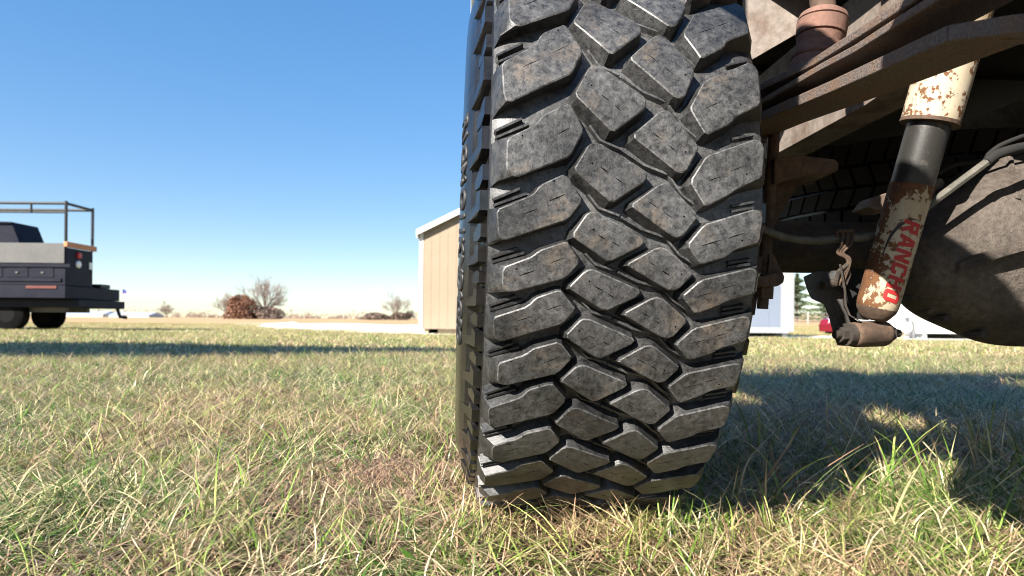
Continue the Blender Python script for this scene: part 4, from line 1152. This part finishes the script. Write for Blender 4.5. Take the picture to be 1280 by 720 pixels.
# flag and pole, low roofs at the far left
fp = P(152.5, 395, 95); fp.z = terrain(fp.x, fp.y)
fl = empty('flagpole', fp); tag(fl, 'tiny flag on a thin white pole behind the service truck', 'flagpole')
g = MB(); g.tube([(0, 0, -.2), (0, 0, 4.6)], .05, 6); g.build('pole', M_WHLAMP, fl)
m, n, l, b = new_mat('flag_cloth')
tc = n.new('ShaderNodeTexCoord'); sx = n.new('ShaderNodeSeparateXYZ'); l.new(tc.outputs['Object'], sx.inputs[0])
wv = n.new('ShaderNodeMath'); wv.operation = 'MULTIPLY'; wv.inputs[1].default_value = 5.0; l.new(sx.outputs[2], wv.inputs[0])
fr = n.new('ShaderNodeMath'); fr.operation = 'FRACT'; l.new(wv.outputs[0], fr.inputs[0])
gt = n.new('ShaderNodeMath'); gt.operation = 'GREATER_THAN'; gt.inputs[1].default_value = .5; l.new(fr.outputs[0], gt.inputs[0])
c = mixc(n, l, gt.outputs[0], (.6, .05, .06), (.8, .8, .8))
lt = n.new('ShaderNodeMath'); lt.operation = 'LESS_THAN'; lt.inputs[1].default_value = .75; l.new(sx.outputs[0], lt.inputs[0])
gz = n.new('ShaderNodeMath'); gz.operation = 'GREATER_THAN'; gz.inputs[1].default_value = 3.75; l.new(sx.outputs[2], gz.inputs[0])
an = n.new('ShaderNodeMath'); an.operation = 'MULTIPLY'; l.new(lt.outputs[0], an.inputs[0]); l.new(gz.outputs[0], an.inputs[1])
l.new(mixc(n, l, an.outputs[0], c, (.03, .05, .2)), b.inputs['Base Color'])
g = MB(); q = []
for i in range(9):
    for j in range(5):
        q.append((.05 + i * .16, .08 * math.sin(i * .9), 4.5 - j * .24 - i * .085))
g.add(q, [(i * 5 + j, i * 5 + j + 1, (i + 1) * 5 + j + 1, (i + 1) * 5 + j) for i in range(8) for j in range(4)]); g.build('flag', m, fl)
M_FARROOF = plain('far_roof_metal', (0.42, 0.47, 0.55), .5)
for (xa, xb, h, lab) in ((62, 128, 2.2, 'long low pale roof on the horizon behind the service truck'), (136, 186, 2.0, 'low pale barn right of the flag on the horizon')):
    pa_, pb_ = P(xa, 396, 240), P(xb, 396, 240); zg = terrain(pa_.x, 240) - .3
    bn = empty('far_barn', ((pa_.x + pb_.x) / 2, 240, zg)); hw = (pb_.x - pa_.x) / 2
    g = MB(); g.box(-hw, hw, 0, 10, 0, h * .55); g.build('wall', M_TRIM, bn)
    g = MB(); g.prism([(-hw - .3, -.4, h * .56), (-hw - .3, 5, h + .3), (-hw - .3, 10.4, h * .56)], (2 * hw + .6, 0, 0)); g.build('roof', M_FARROOF, bn)
    tag(bn, lab, 'barn')

# ================================================================== grass
m, n, l, b = new_mat('grass_blades')
p = wpos(n)
at = n.new('ShaderNodeAttribute'); at.attribute_name = 'tone'
sr = n.new('ShaderNodeSeparateColor'); l.new(at.outputs['Color'], sr.inputs[0])
pn = noise(n, l, p, 1.6, 4, 0.6)
pn2 = noise(n, l, p, 7.0, 3, 0.6)
ad = n.new('ShaderNodeMath'); ad.operation = 'MULTIPLY_ADD'; ad.inputs[1].default_value = 2.1; ad.inputs[2].default_value = -1.0; l.new(pn.outputs[0], ad.inputs[0])
ad2 = n.new('ShaderNodeMath'); ad2.operation = 'MULTIPLY_ADD'; ad2.inputs[1].default_value = .9; l.new(pn2.outputs[0], ad2.inputs[0]); l.new(ad.outputs[0], ad2.inputs[2])
ad3 = n.new('ShaderNodeMath'); ad3.operation = 'ADD'; l.new(sr.outputs[0], ad3.inputs[0]); l.new(ad2.outputs[0], ad3.inputs[1])
sb_ = n.new('ShaderNodeMath'); sb_.operation = 'SUBTRACT'; sb_.inputs[1].default_value = .39; l.new(ad3.outputs[0], sb_.inputs[0])
cr = ramp(n, [(0.0, (0.05, 0.12, 0.012)), (0.30, (0.13, 0.215, 0.034)), (0.46, (0.31, 0.34, 0.10)), (0.62, (0.56, 0.50, 0.25)), (0.85, (0.62, 0.51, 0.315)), (1.0, (0.38, 0.25, 0.155))])
l.new(sb_.outputs[0], cr.inputs[0])
br = n.new('ShaderNodeMapRange'); br.inputs[3].default_value, br.inputs[4].default_value = .34, 1.6; l.new(sr.outputs[1], br.inputs[0])
gc = n.new('ShaderNodeCombineColor')
for i in range(3): l.new(br.outputs[0], gc.inputs[i])
c = mixc(n, l, 1.0, cr.outputs[0], gc.outputs[0], 'MULTIPLY')
l.new(c, b.inputs['Base Color']); b.inputs['Roughness'].default_value = .33; b.inputs['Specular IOR Level'].default_value = .55
trn = n.new('ShaderNodeBsdfTranslucent'); l.new(c, trn.inputs['Color'])
ms = n.new('ShaderNodeMixShader'); ms.inputs[0].default_value = .16
l.new(b.outputs[0], ms.inputs[1]); l.new(trn.outputs[0], ms.inputs[2]); l.new(ms.outputs[0], n['Material Output'].inputs['Surface'])
M_GRASS = m

proto = bpy.data.collections.new('grass_clumps')
rs = np.random.RandomState(5)
def clump(name, k, rad, Lr, wr, a0, a1, tone, h0=(0, 0), seg=4, green=.6):
    V, Fc, T = [], [], []
    for _ in range(k):
        a_ = rs.uniform(0, 6.283); q_ = rad * math.sqrt(rs.uniform()); bx, by = q_ * math.cos(a_), q_ * math.sin(a_)
        yaw = rs.uniform(0, 6.283); ln = rs.uniform(*Lr); wd = rs.uniform(*wr); t0, t1 = R_(rs.uniform(*a0)), R_(rs.uniform(*a1))
        z = rs.uniform(*h0); dx = 0.0; tw = rs.uniform(-1.4, 1.4); swing = rs.uniform(-.5, .5)
        tn = rs.uniform(*tone)
        if tone[0] < .6: tn = tone[0] + (tone[1] - tone[0]) * (rs.uniform(0, .28) if rs.uniform() < green else rs.uniform(.66, 1.0))
        bt = rs.uniform(); o0 = len(V)
        x_, y_ = bx, by
        for i in range(seg + 1):
            t = i / seg; ang = t0 + (t1 - t0) * t; yw = yaw + swing * t
            hw_ = wd * .5 * (1 - t ** 2.2 * .92) * (.75 + .5 * min(1, t * 3))
            pxv, pyv = -math.sin(yw + tw * t), math.cos(yw + tw * t)
            V.append((x_ + pxv * hw_, y_ + pyv * hw_, z)); V.append((x_ - pxv * hw_, y_ - pyv * hw_, z))
            T += [(tn + .15 * (t > .85), bt, t, 1)] * 2
            st_ = ln / seg
            x_ += math.sin(ang) * math.cos(yw) * st_; y_ += math.sin(ang) * math.sin(yw) * st_; z = max(.0015, z + math.cos(ang) * st_)
        for i in range(seg): Fc.append((o0 + 2 * i, o0 + 2 * i + 1, o0 + 2 * i + 3, o0 + 2 * i + 2))
    me = bpy.data.meshes.new(name); me.from_pydata(V, [], Fc); me.materials.append(M_GRASS)
    ca = me.color_attributes.new('tone', 'FLOAT_COLOR', 'POINT'); ca.data.foreach_set('color', np.array(T, dtype=np.float32).ravel())
    me.polygons.foreach_set('use_smooth', [True] * len(Fc))
    proto.objects.link(bpy.data.objects.new(name, me))
# a: green tufts, b: flattened straw, c: dead thatch, d: tall blades, e: coarse far tufts
for i in range(4): clump('a%d' % i, 24, .055, (.03, .085), (.0012, .0026), (15, 70), (55, 102), (.05, .95), green=.74)
for i in range(4): clump('b%d' % i, 24, .06, (.04, .13), (.0009, .0021), (45, 92), (70, 100), (.1, 1.0), (.002, .026), green=.42)
for i in range(3): clump('c%d' % i, 46, .045, (.010, .030), (.0008, .0016), (40, 100), (50, 140), (.92, 1.25), (.0, .018), 3)
for i in range(3): clump('d%d' % i, 5, .04, (.09, .19), (.0018, .0032), (5, 40), (45, 105), (.05, .95), (0, 0), 7, green=.5)
for i in range(3): clump('e%d' % i, 60, .20, (.03, .075), (.003, .006), (15, 75), (40, 110), (.15, 1.0), (0, 0.01), 3, green=.5)

for i in range(2): clump('f%d' % i, 9, .03, (.025, .05), (.006, .012), (35, 70), (70, 105), (.0, .10), (0, .004), 5)
pts, ci, rot, scl = [], [], [], []
wc = np.array(wheel.location) * 0
def near_tyre(x, y):
    lx, ly = (x - O.x) * math.cos(PSI) + (y - O.y) * math.sin(PSI), -(x - O.x) * math.sin(PSI) + (y - O.y) * math.cos(PSI)
    return abs(lx) < .15 and abs(ly) < .12
def on_gravel(x, y):
    if x > 3 and 13.3 - (x - 3) * .115 < y < 17.2: return True
    if y > 14 and x < .6:
        return y > 14.6 + 19.5 * max(0, (-2.0 - x) / 11.0) ** .72 - .2 and x > -14 and y < 40
    return False
def sow(y0, y1, dens, kinds, s0, s1, xr=.86, pad=.5, taller=1.0):
    A = 2 * (xr * (y0 + y1) / 2 + pad) * (y1 - y0)
    for _ in range(int(A * dens)):
        y = math.sqrt(rs.uniform(y0 * y0, y1 * y1)); x = rs.uniform(-1, 1) * (xr * y + pad)
        if near_tyre(x, y) or on_gravel(x, y): continue
        # worn dead patch left of the tyre and a lush strip in front of it
        dead = math.exp(-(((x + .25) / .24) ** 2 + ((y - 1.18) / .34) ** 2))
        u_ = rs.uniform()
        if y < 4 and u_ < dead * .93: kk = 'c'
        else: kk = kinds[rs.randint(len(kinds))]
        i = {'a': rs.randint(0, 4), 'b': 4 + rs.randint(0, 4), 'c': 8 + rs.randint(0, 3), 'd': 11 + rs.randint(0, 3), 'e': 14 + rs.randint(0, 3), 'f': 17 + rs.randint(0, 2)}[kk]
        pts.append((x, y, terrain(x, y) - .002)); ci.append(i); rot.append((rs.uniform(-.12, .12), rs.uniform(-.12, .12), rs.uniform(0, 6.283))); scl.append(rs.uniform(s0, s1))
sow(.45, 1.3, 1450, 'aaabbbbcc', .55, 1.1)
sow(1.3, 2.6, 1000, 'aaabbbbcc', .6, 1.1)
sow(2.6, 5.5, 500, 'aaabbbbc', .7, 1.15)
sow(5.5, 14, 130, 'aabbee', .9, 1.25, .84, .6)
sow(14, 40, 14, 'e', .8, 1.2, .84, 1.0)
sow(.6, 1.5, 20, 'd', .5, .9)
sow(.55, 2.5, 9, 'f', .6, 1.1)
sow(1.5, 6, 5, 'd', .5, .9)
for _ in range(230):                       # taller green growth right of the tyre, at the edge of its shade
    x, y = rs.uniform(.1, 1.25), rs.uniform(.86, 1.5)
    if near_tyre(x, y): continue
    pts.append((x, y, -.002)); ci.append(11 + rs.randint(0, 3) if rs.uniform() < .42 else rs.randint(0, 4)); rot.append((rs.uniform(-.15, .15), rs.uniform(-.15, .15), rs.uniform(0, 6.283))); scl.append(rs.uniform(.75, 1.2))
for _ in range(26):                        # long dry blades leaning against the foot of the tyre
    pts.append((rs.uniform(-.10, .36), rs.uniform(.80, .92), -.002)); ci.append(11 + rs.randint(0, 3)); rot.append((rs.uniform(-.3, .15), rs.uniform(-.2, .2), rs.uniform(0, 6.283))); scl.append(rs.uniform(.5, .85))
gme = bpy.data.meshes.new('grass'); gme.from_pydata(pts, [], [])
for nm, ty, data in (('ci', 'INT', ci), ('scl', 'FLOAT', scl)):
    a_ = gme.attributes.new(nm, ty, 'POINT'); a_.data.foreach_set('value', np.array(data, dtype=np.int32 if ty == 'INT' else np.float32))
a_ = gme.attributes.new('rot', 'FLOAT_VECTOR', 'POINT'); a_.data.foreach_set('vector', np.array(rot, dtype=np.float32).ravel())
grass = bpy.data.objects.new('grass', gme); col.objects.link(grass)
tag(grass, 'half green half straw-coloured lawn grass around the tyre', 'grass', kind='stuff')
ng = bpy.data.node_groups.new('grass_scatter', 'GeometryNodeTree')
ng.interface.new_socket('Geometry', in_out='INPUT', socket_type='NodeSocketGeometry'); ng.interface.new_socket('Geometry', in_out='OUTPUT', socket_type='NodeSocketGeometry')
N_, K_ = ng.nodes, ng.links
gi, go = N_.new('NodeGroupInput'), N_.new('NodeGroupOutput')
inst = N_.new('GeometryNodeInstanceOnPoints'); cinf = N_.new('GeometryNodeCollectionInfo')
cinf.inputs['Collection'].default_value = proto; cinf.inputs['Separate Children'].default_value = True; cinf.inputs['Reset Children'].default_value = True
def named(nm, ty):
    q_ = N_.new('GeometryNodeInputNamedAttribute'); q_.data_type = ty; q_.inputs[0].default_value = nm
    return next(o_ for o_ in q_.outputs if o_.enabled and o_.name == 'Attribute')
K_.new(gi.outputs[0], inst.inputs['Points']); K_.new(cinf.outputs[0], inst.inputs['Instance'])
inst.inputs['Pick Instance'].default_value = True
K_.new(named('ci', 'INT'), inst.inputs['Instance Index']); K_.new(named('scl', 'FLOAT'), inst.inputs['Scale'])
e2r = N_.new('FunctionNodeEulerToRotation'); K_.new(named('rot', 'FLOAT_VECTOR'), e2r.inputs[0]); K_.new(e2r.outputs[0], inst.inputs['Rotation'])
K_.new(inst.outputs[0], go.inputs[0])
md = grass.modifiers.new('scatter', 'NODES'); md.node_group = ng
print('grass clumps', len(pts), 'rows', NROW)
